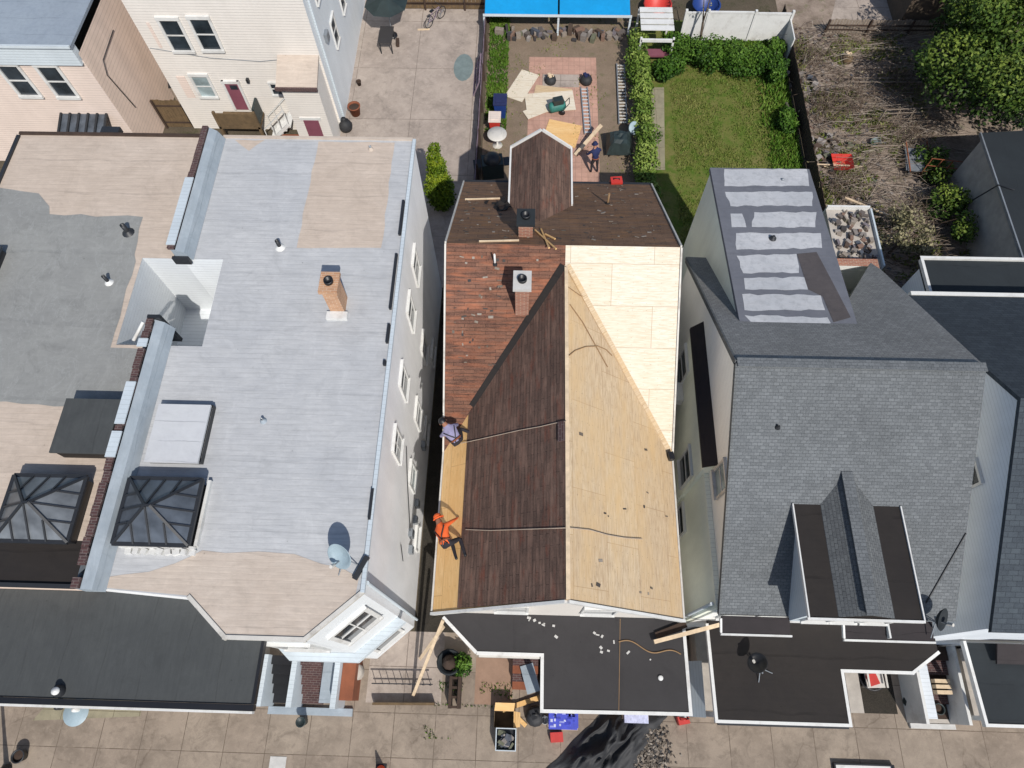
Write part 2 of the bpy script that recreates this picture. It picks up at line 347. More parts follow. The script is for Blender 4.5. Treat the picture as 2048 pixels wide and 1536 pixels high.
# ------------------------------------------------------------------ mesh building
class MB:
    def __init__(s): s.v = []; s.f = []; s.t = []; s.sm = []
    def poly(s, pts, tint=0.0, smooth=False):
        i = len(s.v); s.v += [Vector(p) for p in pts]; s.f.append(tuple(range(i, i+len(pts)))); s.t.append(tint); s.sm.append(smooth); return s
    def mesh(s, vs, fs, tint=0.0, smooth=False):
        i = len(s.v); s.v += [Vector(p) for p in vs]
        for f in fs: s.f.append(tuple(k+i for k in f)); s.t.append(tint); s.sm.append(smooth)
        return s
    def box(s, x0, x1, y0, y1, z0, z1, tint=0.0):
        vs = [(x0, y0, z0), (x1, y0, z0), (x1, y1, z0), (x0, y1, z0), (x0, y0, z1), (x1, y0, z1), (x1, y1, z1), (x0, y1, z1)]
        return s.mesh(vs, [(3, 2, 1, 0), (4, 5, 6, 7), (0, 1, 5, 4), (1, 2, 6, 5), (2, 3, 7, 6), (3, 0, 4, 7)], tint)
    def obox(s, c, sx, sy, sz, rz=0, tint=0.0, tilt=(0, 0)):       # base-centred box turned about z
        m = Matrix.Rotation(rz, 3, 'Z') @ Matrix.Rotation(tilt[0], 3, 'X') @ Matrix.Rotation(tilt[1], 3, 'Y')
        c = Vector(c); b = MB().box(-sx/2, sx/2, -sy/2, sy/2, 0, sz)
        return s.mesh([c+m@v for v in b.v], b.f, tint)
    def prism(s, pts, z0, z1, bottom=True, top=True):               # pts counter-clockwise seen from above
        n = len(pts)
        f0 = (lambda p: z0) if not callable(z0) else z0
        f1 = (lambda p: z1) if not callable(z1) else z1
        vs = [(p[0], p[1], f0(p)) for p in pts]+[(p[0], p[1], f1(p)) for p in pts]
        fs = [(i, (i+1) % n, n+(i+1) % n, n+i) for i in range(n)]
        if top: fs.append(tuple(range(n, 2*n)))
        if bottom: fs.append(tuple(range(n-1, -1, -1)))
        return s.mesh(vs, fs)
    def slab(s, pts, t):                                            # 3-D polygon (ccw from above) given a thickness downwards
        n = len(pts); pts = [Vector(p) for p in pts]
        vs = pts+[p-Vector((0, 0, t)) for p in pts]
        fs = [tuple(range(n)), tuple(range(2*n-1, n-1, -1))]+[(i, n+i, n+(i+1) % n, (i+1) % n) for i in range(n)]
        return s.mesh(vs, fs)
    def bar(s, p, q, w_=.05, h_=None, up=(0, 0, 1), tint=0.0):
        p = Vector(p); q = Vector(q); h_ = w_ if h_ is None else h_
        d = (q-p).normalized(); x = d.cross(Vector(up))
        if x.length < 1e-4: x = d.cross(Vector((0, 1, 0)))
        x.normalize(); y = x.cross(d); x *= w_/2; y *= h_/2
        vs = [p-x-y, p+x-y, p+x+y, p-x+y, q-x-y, q+x-y, q+x+y, q-x+y]
        return s.mesh(vs, [(0, 1, 2, 3), (7, 6, 5, 4), (0, 4, 5, 1), (1, 5, 6, 2), (2, 6, 7, 3), (3, 7, 4, 0)], tint)
    def tube(s, pts, r, n=8, tint=0.0, caps=True):
        pts = [Vector(p) for p in pts]; rs = r if isinstance(r, (list, tuple)) else [r]*len(pts)
        vs = []; px = None
        for i, p in enumerate(pts):
            d = (pts[min(i+1, len(pts)-1)]-pts[max(i-1, 0)]).normalized()
            x = d.cross(Vector((0, 0, 1))) if px is None else px-d*px.dot(d)
            if x.length < 1e-3: x = d.cross(Vector((1, 0, 0)))
            x.normalize(); px = x; y = d.cross(x)
            for k in range(n):
                a = 2*math.pi*k/n; vs.append(p+(x*math.cos(a)+y*math.sin(a))*rs[i])
        fs = []
        for i in range(len(pts)-1):
            for k in range(n): fs.append((i*n+k, i*n+(k+1) % n, (i+1)*n+(k+1) % n, (i+1)*n+k))
        s.mesh(vs, fs, tint, True)
        if caps: s.mesh(vs, [tuple(range(n-1, -1, -1)), tuple(range((len(pts)-1)*n, len(pts)*n))], tint)
        return s
    def lathe(s, c, prof, n=18, axis=None, tint=0.0):               # prof: list of (r, z)
        c = Vector(c); m = Matrix.Identity(3) if axis is None else Vector(axis).to_track_quat('Z', 'Y').to_matrix()
        vs = [c+m@Vector((r*math.cos(2*math.pi*k/n), r*math.sin(2*math.pi*k/n), z)) for r, z in prof for k in range(n)]
        fs = [(i*n+k, i*n+(k+1) % n, (i+1)*n+(k+1) % n, (i+1)*n+k) for i in range(len(prof)-1) for k in range(n)]
        return s.mesh(vs, fs, tint, True)
    def leaf(s, p, size, nrm=None, tint=.5):
        p = Vector(p)
        n = Vector((random.gauss(0, 1), random.gauss(0, 1), random.gauss(0, 1)+.6)) if nrm is None else Vector(nrm)
        n.normalize(); x = n.orthogonal().normalized(); x = Matrix.Rotation(random.uniform(0, 6.28), 3, n)@x; y = n.cross(x)
        a = size*random.uniform(.7, 1.2); b = a*.55
        s.poly([p-x*a*.5, p+y*b*.5-x*a*.05, p+x*a*.5, p-y*b*.5+x*a*.05], tint); return s
    def build(s, name, mat, parent=None, loc=None, local=False):
        vs = s.v
        if parent is not None:
            off = Vector(parent['_base']) if not local else Vector((0, 0, 0))
        else:
            if loc is None:
                mn = Vector([min(v[i] for v in vs) for i in range(3)]); mx = Vector([max(v[i] for v in vs) for i in range(3)])
                loc = ((mn.x+mx.x)/2, (mn.y+mx.y)/2, mn.z)
            off = Vector(loc)
        me = bpy.data.meshes.new(name)
        me.from_pydata([v-off for v in vs], [], s.f); me.update()
        uvl = me.uv_layers.new(name='UVMap')
        for p in me.polygons:
            n = p.normal
            u = Vector((-n.y, n.x, 0)) if abs(n.z) < .996 else Vector((1, 0, 0))
            u.normalize(); v = n.cross(u)
            for li in p.loop_indices:
                co = me.vertices[me.loops[li].vertex_index].co+off
                uvl.data[li].uv = (co.dot(u), co.dot(v))
        if any(s.t):
            at = me.attributes.new('tint', 'FLOAT', 'FACE'); at.data.foreach_set('value', s.t)
        me.polygons.foreach_set('use_smooth', s.sm)
        me.materials.append(MT[mat] if isinstance(mat, str) else mat)
        o = bpy.data.objects.new(name, me); col.objects.link(o)
        if parent is not None: o.parent = parent; o['_base'] = tuple(off)
        else: o.location = off; o['_base'] = tuple(off)
        return o
def tag(o, label=None, cat=None, group=None, kind=None):
    if label: o['label'] = label
    if cat: o['category'] = cat
    if group: o['group'] = group
    if kind: o['kind'] = kind
    return o
def thing(name, label, cat, loc, group=None):
    o = bpy.data.objects.new(name, None); col.objects.link(o); o.location = loc; o['_base'] = tuple(loc)
    o.empty_display_size = .3
    return tag(o, label, cat, group)
def copy_tree(o, parent=None):
    c = o.copy(); col.objects.link(c); c.parent = parent
    for ch in o.children: copy_tree(ch, c)
    return c
Z = Vector((0, 0, 1))
def window(parent, c, n, w_, h_, frame='white', glass='glass', mull='double', fw_=.07, proud=.06, sill=True):
    """sash window standing proud of a wall: frame part with a pane sub-part"""
    c = Vector(c); n = Vector(n).normalized(); t = Z.cross(n)
    m = MB(); d = proud
    def bx(u0, u1, z0, z1, d0=-.03, d1=d):
        ps = [c+t*u0+n*d0+Z*z0, c+t*u1+n*d0+Z*z0, c+t*u1+n*d1+Z*z0, c+t*u0+n*d1+Z*z0]
        ps += [p+Z*(z1-z0) for p in ps]
        m.mesh(ps, [(3, 2, 1, 0), (4, 5, 6, 7), (0, 1, 5, 4), (1, 2, 6, 5), (2, 3, 7, 6), (3, 0, 4, 7)])
    a, b = w_/2, h_/2
    bx(-a-fw_, a+fw_, b, b+fw_*1.3, -.03, d+.03); bx(-a-fw_, a+fw_, -b-fw_, -b, -.03, d+(.05 if sill else 0))
    bx(-a-fw_, -a, -b, b); bx(a, a+fw_, -b, b)
    if mull in ('double', 'grid'): bx(-a, a, -.025, .025, -.02, d-.02)
    if mull == 'grid': bx(-.02, .02, -b, -.026, -.02, d-.025); bx(-.02, .02, .026, b, -.02, d-.025)
    fo = m.build('window', frame, parent)
    g = MB().poly([c-t*a-Z*b+n*.02, c+t*a-Z*b+n*.02, c+t*a+Z*b+n*.02, c-t*a+Z*b+n*.02])
    g.build('pane', glass, fo)
    return fo
def wallquad(m, p, q, z0, z1):
    m.poly([(p[0], p[1], z0), (q[0], q[1], z0), (q[0], q[1], z1), (p[0], p[1], z1)])
def walls(pts, z0, z1, closed=True):
    m = MB(); n = len(pts)
    for i in range(n if closed else n-1): wallquad(m, pts[i], pts[(i+1) % n], z0, z1)
    return m
def trim_loop(pts, z, w_=.08, h_=.14, closed=True):
    m = MB(); n = len(pts)
    for i in range(n if closed else n-1):
        p, q = Vector((*pts[i], z)), Vector((*pts[(i+1) % n], z))
        d = (q-p).normalized(); m.bar(p-d*w_*.5, q+d*(w_*.5-.004*(i % 2)), w_, h_-.004*(i % 2))
    return m
def ragged(pts, step=.35, amp=.05, rnd=random.Random(3)):
    out = []; n = len(pts)
    for i in range(n):
        p, q = Vector(pts[i][:2]), Vector(pts[(i+1) % n][:2]); k = max(1, int((q-p).length/step))
        nn = Vector((-(q-p).y, (q-p).x)).normalized()
        for j in range(k):
            a = p.lerp(q, j/k); out.append(a+nn*rnd.uniform(-amp, amp) if j else a)
    return out
def sheet(pts, z): return MB().poly([(p[0], p[1], z) for p in pts])

# ------------------------------------------------------------------ the setting: ground
G = MB().box(-400, 400, -400, 400, -.3, 0); tag(G.build('ground', 'earth'), kind='structure')
def flat(name, mat, pts, z): return tag(sheet(pts, z).build(name, mat), kind='structure')
flat('pavement', 'side', [(-60, -3.3), (60, -3.3), (60, 2.0), (-60, 2.0)], .004)
k = MB().box(-60, 60, -3.45, -3.3, -.1, .02); tag(k.build('kerb', 'cement'), kind='structure')
flat('road', 'asphalt', [(-60, -12), (60, -12), (60, -3.45), (-60, -3.45)], .003)
flat('driveway', 'conc', [(-9.6, 16.5), (-2.75, 16.5), (-2.75, 36.5), (-9.6, 36.5)], .004)
flat('alley_ground', 'alley', [(-3.8, 2.0), (-2.2, 2.0), (-2.2, 17.4), (-3.8, 17.4)], .004)
flat('side_passage', 'alley', [(4.25, 2.0), (5.4, 2.0), (5.4, 17.0), (4.25, 17.0)], .004)
flat('back_yard_soil', 'soil', [(-2.4, 17.5), (5.2, 17.5), (5.25, 34.6), (-2.45, 34.6)], .004)
flat('lawn_soil', 'lawn', [(5.45, 15.0), (13.2, 14.5), (13.3, 34.0), (5.5, 34.0)], .004)
flat('garden_soil', 'garden', [(13.45, 10), (26, 10), (26, 36), (13.45, 36)], .004)
pth = [W(1303, 175, 0), W(1328, 175, 0), W(1330, 340, 0), W(1300, 340, 0)]
flat('garden_path', 'path', [(p.x, p.y) for p in pth][::-1], .008)
pat = [W(1060, 114, 0), W(1190, 114, 0), W(1203, 300, 0), W(1052, 300, 0)]
flat('patio', 'paver', [(-.2, 19.6), (3.35, 19.6), (3.35, 31.05), (-.2, 31.05)], .008)
flat('front_path', 'steps', [(-1.55, -.3), (-.25, -.3), (-.25, 1.2), (-1.55, 1.2)], .008)

# ------------------------------------------------------------------ silver-roofed rowhouse on the left
LX0, LX1, LY0, LY1, LZ = -10.4, -3.84, 2.1, 16.4, 9.0
bay = [(-7.96, 1.93), (-6.93, 1.06), (-5.05, 1.06), (-3.84, 2.15)]
L = thing('rowhouse', 'silver coated flat-roofed rowhouse with pale green-grey side wall, left of the house being reroofed', 'house', (-7.1, 9, 0))
foot = [(LX0, LY0)]+bay+[(LX1, LY1), (LX0, LY1), (LX0, 11.64), (-9.14, 11.64), (-9.14, 8.7), (LX0, 8.7)]
mw = walls(foot[:7], 0, LZ, False); wallquad(mw, foot[6], foot[7], 0, LZ); wallquad(mw, foot[10], foot[0], 0, LZ)
# front bay gets its own whiter siding, so leave it out of the wall mesh
mw = MB(); wallquad(mw, (LX0, LY0), bay[0], 0, LZ); wallquad(mw, bay[3], (LX1, LY1), 0, LZ); wallquad(mw, (LX1, LY1), (LX0, LY1), 0, LZ)
wallquad(mw, (LX0, LY1), (LX0, 11.64), 0, LZ); wallquad(mw, (LX0, 8.7), (LX0, LY0), 0, LZ)
mw.build('wall', 'sid_left', L)
mb = MB()
for i in range(3): wallquad(mb, bay[i], bay[i+1], 0, LZ)
bo = mb.build('bay_window', 'sid_white', L)
off = [(-8.2, 1.78), (-7.02, .78), (-4.95, .78), (-3.62, 1.98), (-3.62, 2.3)]
ml = MB().prism([(-8.2, 1.78), (-7.02, .78), (-4.95, .78), (-3.6, 2.0), (-3.86, 2.14), (-5.05, 1.055), (-6.93, 1.055), (-7.95, 1.925)], 3.3, 3.62); ml.build('belt_trim', 'sid_bluewhite', bo)
# skirt under the belt
mwel = MB(); wallquad(mwel, (-9.14, 8.7), (-9.14, 11.64), 6, LZ-.002); wallquad(mwel, (LX0, 8.7), (-9.14, 8.7), 6, LZ-.002); wallquad(mwel, (-9.14, 11.64), (LX0, 11.64), 6, LZ-.002)
for f in range(3): mwel.f[f] = tuple(reversed(mwel.f[f]))
mwel.poly([(LX0, 8.7, 6), (-9.14, 8.7, 6), (-9.14, 11.64, 6), (LX0, 11.64, 6)])
mwel.build('light_well', 'sid_white', L)
rf = MB().poly([(p[0], p[1], LZ) for p in foot]); rf.build('roof', 'silver', L)
pb = ragged([(-7.0, 12.1), (-4.45, 12.15), (-4.45, 16.3), (-6.95, 16.3)], .4, .03)
sheet(pb, LZ+.006).build('beige_roof_patch', 'tan', L)
q = [W(165, 1180, 9), W(380, 1192, 9), W(452, 1272, 9), W(610, 1272, 9), W(730, 1168, 9), W(735, 1148, 9), W(640, 1110, 9), W(390, 1102, 9)]
fp = ragged([(-10.35, 2.12), (-8.0, 1.96), (-6.93, 1.1), (-5.07, 1.1), (-3.98, 2.1), (-4.1, 2.45)], .5, .0)
top = ragged([(-4.1, 2.45), (-5.0, 2.95), (-7.9, 3.05), (-8.3, 2.85), (-8.6, 2.55), (-10.3, 2.3)], .3, .05)[:-4]
bf = [(-10.36, 2.12), (-8.0, 1.97), (-6.93, 1.1), (-5.07, 1.1), (-3.98, 2.1), (-3.95, 2.5), (-4.4, 2.72), (-4.9, 2.8), (-5.6, 3.02), (-6.5, 3.06), (-7.3, 3.0), (-7.9, 3.05), (-8.15, 2.9), (-8.5, 2.72), (-9.1, 2.5), (-9.7, 2.42), (-10.36, 2.3)]
sheet(bf, LZ+.006).build('beige_front_patch', 'tan_smooth', L)
tri = ragged([W(470, 280, 9), W(498, 302, 9), W(530, 280, 9)], .3, .03); sheet(tri, LZ+.006).build('bare_roof_patch', 'tan', L)
# roof edge lips
e = MB(); e.bar((LX1+.03, 2.15, LZ+.02), (LX1+.03, LY1, LZ+.02), .1, .12); e.build('eave_trim', 'sid_bluewhite', L)
e = MB(); e.bar((LX0+.3, LY1+.03, LZ+.01), (LX1-.03, LY1+.03, LZ+.01), .09, .1); e.build('eave_trim', 'tan_smooth', L)
e = trim_loop(bay, LZ-.02, .1, .12, False); e.build('eave_trim', 'offwhite', bo)
for (y0, y1, xo) in [(12.6, 13.9, -.1), (10.0, 11.9, -.12), (8.9, 9.5, -.1), (8.2, 8.35, -.1), (3.9, 4.7, -.02)]:
    MB().box(LX1+xo-.02, LX1+xo+.05, y0, y1, LZ+.01, LZ+.1).build('drip_edge', 'dark', L)
MB().bar((LX1-.2, 2.45, LZ+.05), (LX1+.06, 3.0, LZ+.08), .12, .1).build('rain_scupper', 'dark', L)
for (px, py) in [(827, 518), (816, 608), (803, 755), (793, 890)]:
    p = WX(px, py, LX1); window(L, (LX1, p.y, 6.62), (1, 0, 0), .72, 1.25, mull='grid' if py > 800 else 'double')
for (px, py) in [(846, 692), (836, 832), (824, 955)]:
    p = WX(px, py, LX1); window(L, (LX1, p.y, 3.45), (1, 0, 0), .72, 1.2, glass='glass' if py < 900 else 'glass_pale')
for yy in (5.1, 9.2, 12.6): window(L, (LX1, yy, 1.25), (1, 0, 0), .8, .7)
for yy, zz, hh in [(4.9, 2.6, .5), (4.4, 2.45, .35), (6.1, 2.0, .4), (8.4, 1.6, .45), (5.5, 2.1, .3)]:
    MB().box(LX1, LX1+.14, yy-.13, yy+.13, zz, zz+hh).build('meter_box', 'galv', L)
cab = MB().tube([(LX1+.04, 7.2, 5.2), (LX1+.05, 6.2, 4.4), (LX1+.05, 5.2, 3.3), (LX1+.05, 4.7, 2.9)], .015, 5); cab.tube([(LX1+.04, 4.2, 4.5), (LX1+.05, 3.8, 3.9)], .015, 5); cab.build('wall_cable', 'dark', L)
MB().tube([(LX1+.09, 2.4, .1), (LX1+.09, 2.4, LZ-.1)], .05, 8).build('downpipe', 'sid_bluewhite', L)
# bay windows
bd = Vector((bay[3][0]-bay[2][0], bay[3][1]-bay[2][1], 0)).normalized(); bn = Vector((bd.y, -bd.x, 0))
bc = (Vector((*bay[2], 0))+Vector((*bay[3], 0)))/2
window(bo, bc+Z*6.6, bn, .95, 2.1, glass='glass', mull='grid', fw_=.12, proud=.07)
window(bo, bc+Z*1.95, bn, .9, 1.6, glass='glass', fw_=.1)
window(bo, Vector((-5.99, 1.06, 6.4)), (0, -1, 0), 1.1, 1.9, glass='glass', mull='grid', fw_=.1)
# parapet on the party wall
def parapet(y0, y1, zb=0):
    m = MB()
    prof = [(-10.5, 9.0), (-10.5, 9.5), (-10.36, 9.5), (-10.16, 9.36), (-10.02, 9.008)]
    cs = [[(x, y, z) for x, z in prof] for y in (y0, y1)]
    n = len(prof)
    fs = [(i, i+1, n+i+1, n+i) for i in range(2, n-1)]+[(0, n, n+1, 1)]
    m.mesh(cs[0]+cs[1], fs); m.mesh(cs[0]+cs[1], [tuple(range(n))[::-1][::-1], tuple(range(2*n-1, n-1, -1))])
    return m
PW = thing('party_wall', 'low brick-capped parapet wall running between the two flat roofs on the left', 'parapet wall', (-10.3, 7, 9.0))
for y0, y1 in ((2.0, 9.25), (11.6, 16.35)): parapet(y0, y1).build('coated_side', 'bluegrey', PW)
rn = random.Random(5)
for y0, y1 in ((2.0, 9.25), (11.6, 16.35)):
    m = MB(); y = y0
    while y < y1-.05:
        l = rn.uniform(.16, .3); x = rn.uniform(-.02, .02)
        if rn.random() > .06: m.box(-10.56+x, -10.38+x, y, min(y+l, y1), 9.5, 9.56+rn.uniform(0, .03))
        y += l+.012
    m.build('brick_coping', 'coping', PW)
for y0, y1 in ((6.1, 7.3), (8.35, 8.6), (11.7, 14.2), (5.2, 5.9)):
    MB().box(-10.6, -10.34, y0, y1, 9.595, 9.625).build('white_flashing', 'sid_bluewhite', PW)
MB().box(-10.56, -10.2, 9.26, 9.36, 8.2, 9.6).build('end_pier', 'dark', PW)
MB().box(-10.58, -10.1, 11.5, 11.59, 8.9, 9.2).build('end_pier', 'dark', PW)
pl_ = MB().tube([(-11.0, 8.75, 9.2), (-10.65, 9.15, 9.55)], .05, 8); pl_.build('vent_elbow', 'white', PW)

# ------------------------------------------------------------------ far-left rowhouse
FL = thing('rowhouse', 'beige and grey patched flat-roofed rowhouse at the left edge', 'house', (-13.7, 9, 0))
ff = [(-16.9, 2.1), (-10.604, 2.1), (-10.604, 8.7), (-11.59, 8.7), (-11.59, 11.64), (-10.604, 11.64), (-10.604, 16.45), (-16.9, 16.45)]
mw = MB()
for i in (0, 6, 7, 1, 5): wallquad(mw, ff[i], ff[(i+1) % 8], 0, 9)
mw.build('wall', 'sid_beige', FL)
m = MB(); wallquad(m, (-11.59, 11.64), (-11.59, 8.7), 6, 8.998); wallquad(m, (-10.398, 11.64), (-11.59, 11.64), 6, 8.998); wallquad(m, (-11.59, 8.7), (-10.398, 8.7), 6, 8.998)
for f in range(3): m.f[f] = tuple(reversed(m.f[f]))
m.f[0] = tuple(reversed(m.f[0])); m.f[1] = tuple(reversed(m.f[1])); m.f[2] = tuple(reversed(m.f[2]))
m.poly([(-11.59, 8.7, 6), (-10.404, 8.7, 6), (-10.404, 11.64, 6), (-11.59, 11.64, 6)]); m.build('light_well', 'sid_white', FL)
MB().poly([(p[0], p[1], 9) for p in ff]).build('roof', 'tan', FL)
gp = [W(0, 390, 9), W(55, 395, 9), W(90, 420, 9), W(95, 435, 9), W(285, 440, 9), W(276, 500, 9)]
gpp = [(-16.85, 14.2), (-15.5, 14.0), (-15.0, 13.5), (-14.9, 13.2), (-11.95, 13.15), (-11.85, 11.75), (-11.75, 11.5), (-11.72, 8.6), (-10.62, 8.55), (-10.62, 6.9), (-12.0, 6.95), (-12.3, 6.8), (-16.85, 7.0)]
gpw = ragged(gpp, .45, .05, random.Random(9))[::-1]
sheet(gpw, 9.006).build('grey_roof_patch', 'greypatch', FL)
sheet([(-16.85, 2.12), (-10.63, 2.12), (-10.63, 3.2), (-16.85, 3.2)], 9.006).build('front_roof_strip', 'rollbrown', FL)
MB().bar((-16.9, 2.1, 9.03), (-10.62, 2.1, 9.03), .1, .1).build('front_gravel_stop', 'dark', FL)
MB().bar((-16.9, 16.45, 9.02), (-10.62, 16.45, 9.02), .1, .1).build('rear_gravel_stop', 'wooddark', FL)
MB().bar((-16.9, 2.2, 9.02), (-16.9, 16.35, 9.02), .1, .1).build('side_gravel_stop', 'dark', FL)
for i in range(3): window(FL, (-15.6+i*2, 2.1, 6.4), (0, -1, 0), .9, 1.6)
for i in range(3): window(FL, (-15.6+i*2, 16.45, 6.0), (0, 1, 0), .9, 1.5)
sc_ = MB().box(-14.2, -13.6, 16.5, 16.75, 8.86, 9.08); sc_.build('roof_scupper', 'dark', FL)

# roof furniture on the two left roofs -----------------------------------
def skylight(cx, cy, sx, sy, label, glass):
    t = thing('skylight', label, 'skylight', (cx, cy, 9.0), 'hipped glass roof skylights')
    MB().prism([(cx-sx/2, cy-sy/2), (cx+sx/2, cy-sy/2), (cx+sx/2, cy+sy/2), (cx-sx/2, cy+sy/2)], 9.0, 9.42, bottom=False, top=False).build('curb', 'black', t)
    a, b = sx/2+.05, sy/2+.05; z0, z1 = 9.42, 9.98; rx = .06
    P = [Vector((cx-a, cy-b, z0)), Vector((cx+a, cy-b, z0)), Vector((cx+a, cy+b, z0)), Vector((cx-a, cy+b, z0))]
    T1, T2 = Vector((cx-rx, cy, z1)), Vector((cx+rx, cy, z1))
    g = MB(); g.poly([P[0], P[1], T2, T1]); g.poly([P[1], P[2], T2]); g.poly([P[2], P[3], T1, T2]); g.poly([P[3], P[0], T1])
    g.build('glazing', glass, t)
    bars = MB(); up = Z*.02
    for p, q in [(P[0], T1), (P[1], T2), (P[2], T2), (P[3], T1), (T1, T2)]: bars.bar(p+up, q+up, .06, .05)
    for i in range(4): bars.bar(P[i], P[(i+1) % 4], .09, .08)
    for k in (.28, .5, .72):
        for (p, q, r) in [(P[0], P[1], T1), (P[3], P[2], T1), (P[0], P[3], T1), (P[1], P[2], T2)]:
            s = p.lerp(q, k); tt = s.lerp(r, .96 if k == .5 else .55)
            if k != .5:
                # jack bars run square to the base up to the hip
                n = (r-p.lerp(q, .5)); tt = s+n*(.56)
            bars.bar(s+up, tt+up, .04, .04)
    bars.build('glazing_bar', 'dark', t)
    return t
skylight(-9.0, 3.9, 1.75, 1.55, 'pyramid glass skylight beside the parapet on the silver roof', 'sky_glass2')
skylight(-11.95, 3.9, 1.75, 1.55, 'pyramid glass skylight on the beige far-left roof, left of the parapet', 'sky_glass')
b = MB().box(-9.93, -8.05, 3.05, 3.12, 9.0, 9.12); b.box(-8.08, -8.0, 3.13, 4.8, 9.0, 9.14)
for i in range(9): b.obox((-9.7+i*.2, 2.98, 9.0), random.uniform(.12, .22), .14, random.uniform(.08, .16), random.uniform(-.3, .3))
tag(b.build('painted_flashing', 'white'), 'lumpy white painted flashing round the pyramid skylight on the silver roof', 'flashing')
t = thing('roof_hatch', 'pale flat hatch lid beside the parapet on the silver roof', 'roof hatch', (-8.9, 6.3, 9))
hx = [W(285, 832, 9.2), W(370, 832, 9.2), W(345, 938, 9.2), W(255, 938, 9.2)]
hp = [(-9.75, 5.25), (-8.35, 5.25), (-8.35, 6.85), (-9.75, 6.85)]
MB().prism(hp, 9.0, 9.2, bottom=False, top=False).build('curb', 'dark', t)
MB().prism([(-9.78, 5.2), (-8.38, 5.2), (-8.38, 6.82), (-9.78, 6.82)], 9.2, 9.27).build('lid', 'hatch', t)
t = thing('bulkhead', 'dark boxy roof bulkhead left of the parapet, behind the far-left skylight', 'roof bulkhead', (-11.3, 6, 9))
MB().prism([(-12.05, 5.35), (-10.66, 5.35), (-10.66, 6.75), (-12.05, 6.75)], 9.0, 9.5, bottom=False, top=False).build('side', 'rollbrown', t)
MB().prism([(-12.1, 5.3), (-10.64, 5.3), (-10.64, 6.8), (-12.1, 6.8)], 9.5, 9.56).build('cap', 'porchstrip', t)
t = thing('roof_hatch', 'blue-black roof hatch at the left edge of the grey patched roof', 'roof hatch', (-16.4, 11, 9))
MB().box(-17.0, -15.75, 10.1, 11.7, 9.0, 9.25).build('curb', 'dark', t); MB().box(-17.04, -15.7, 10.05, 11.75, 9.25, 9.33).build('lid', 'shdark', t)
def chimney(name, label, x0, x1, y0, y1, z0, z1, brick, cap, flue='black', base=None):
    t = thing(name, label, 'chimney', ((x0+x1)/2, (y0+y1)/2, z0))
    MB().prism([(x0, y0), (x1, y0), (x1, y1), (x0, y1)], z0, z1, bottom=False).build('stack', brick, t)
    c = MB().box(x0-.06, x1+.06, y0-.06, y1+.06, z1+.002, z1+.12).build('cap', cap, t)
    MB().lathe(((x0+x1)/2, (y0+y1)/2, z1+.121), [(.0, .0), (.13, .0), (.13, .1), (.1, .1), (.09, -.0), (0, .012)], 14).build('flue', flue, c)
    if base: MB().box(x0-.1, x1+.1, y0-.24, y0-.004, z0, z0+.12).build('base_flashing', base, t)
    return t
cb = W(660, 625, 9); cr = W(694, 622, 9)
chimney('chimney', 'buff brick chimney standing on the silver roof', -5.64, -5.24, 9.86, 10.4, 9.0, 10.1, 'orangebrick', 'orangebrick', 'black', 'white')
def pipe(label, p, h, r=.06, mat='dark', boot='white', cat='vent pipe', name='vent_pipe', group=None):
    h *= .75; r *= .75
    t = thing(name, label, cat, p, group); p = Vector(p)
    MB().lathe(p, [(r*2.6, 0), (r*2.2, .03), (r*1.15, .09), (r, .1)], 12).build('boot', boot, t)
    MB().lathe(p+Z*.08, [(r, 0), (r, h), (r*.75, h), (r*.7, h-.1), (0, h-.1)], 12).build('pipe', mat, t)
    return t
pipe('short vent pipe with white boot near the rear of the silver roof', (-7.5, 12.1, 9), .35, .08)
pipe('vent pipe with white collar in the middle of the grey patched roof', (-11.5+-.85, 10.75, 9), .35, .07, 'dark', 'white')
pipe('dark vent pipe at the rear corner of the grey patched roof', (-12.25, 12.55, 9), .4, .1, 'dark', 'dark')
pipe('small bent vent stub in the middle of the silver roof', (-7.0, 6.5, 9), .1, .05, 'galv', 'bluegrey')
pipe('tiny vent stub on the beige patch by the rear edge of the silver roof', (-5.2, 16.0, 9), .1, .05, 'galv', 'tan_smooth')
def dish(label, base, c, aim, r, mat, legs=True, arm=.45):
    t = thing('satellite_dish', label, 'satellite dish', base); base = Vector(base); c = Vector(c); aim = Vector(aim).normalized()
    m = MB().lathe(c, [(0, 0), (r*.4, .02), (r*.75, .07), (r, .14), (r*1.01, .15), (r*.98, .155), (r*.73, .085), (r*.4, .035), (0, .015)], 22, aim)
    m.build('reflector', mat, t)
    m = MB().tube([base, base+(c-base)*.5+Vector((0, 0, .05)), c-aim*.04], .03, 8)
    if legs:
        for a in range(3): m.tube([base+Vector((.3*math.cos(a*2.1), .3*math.sin(a*2.1), .01)), base+(c-base)*.55], .015, 6)
    m.build('mast', 'galv', t)
    tip = c+aim*arm*1.1-Z*r*.75
    m = MB().tube([c-Z*r*.9+aim*.1, tip], .018, 6)
    a_ = m.build('feed_arm', 'galv', t)
    MB().tube([tip-aim*.06, tip+aim*.04+Z*.06], .045, 8).build('receiver', 'offwhite', a_)
    return t
db = W(690, 1150, 9)
dish('grey-blue satellite dish near the front corner of the silver roof', (-4.3, 2.8, 9.0), (-4.28, 2.98, 9.5), (-.45, -.75, .75), .34, 'dish')

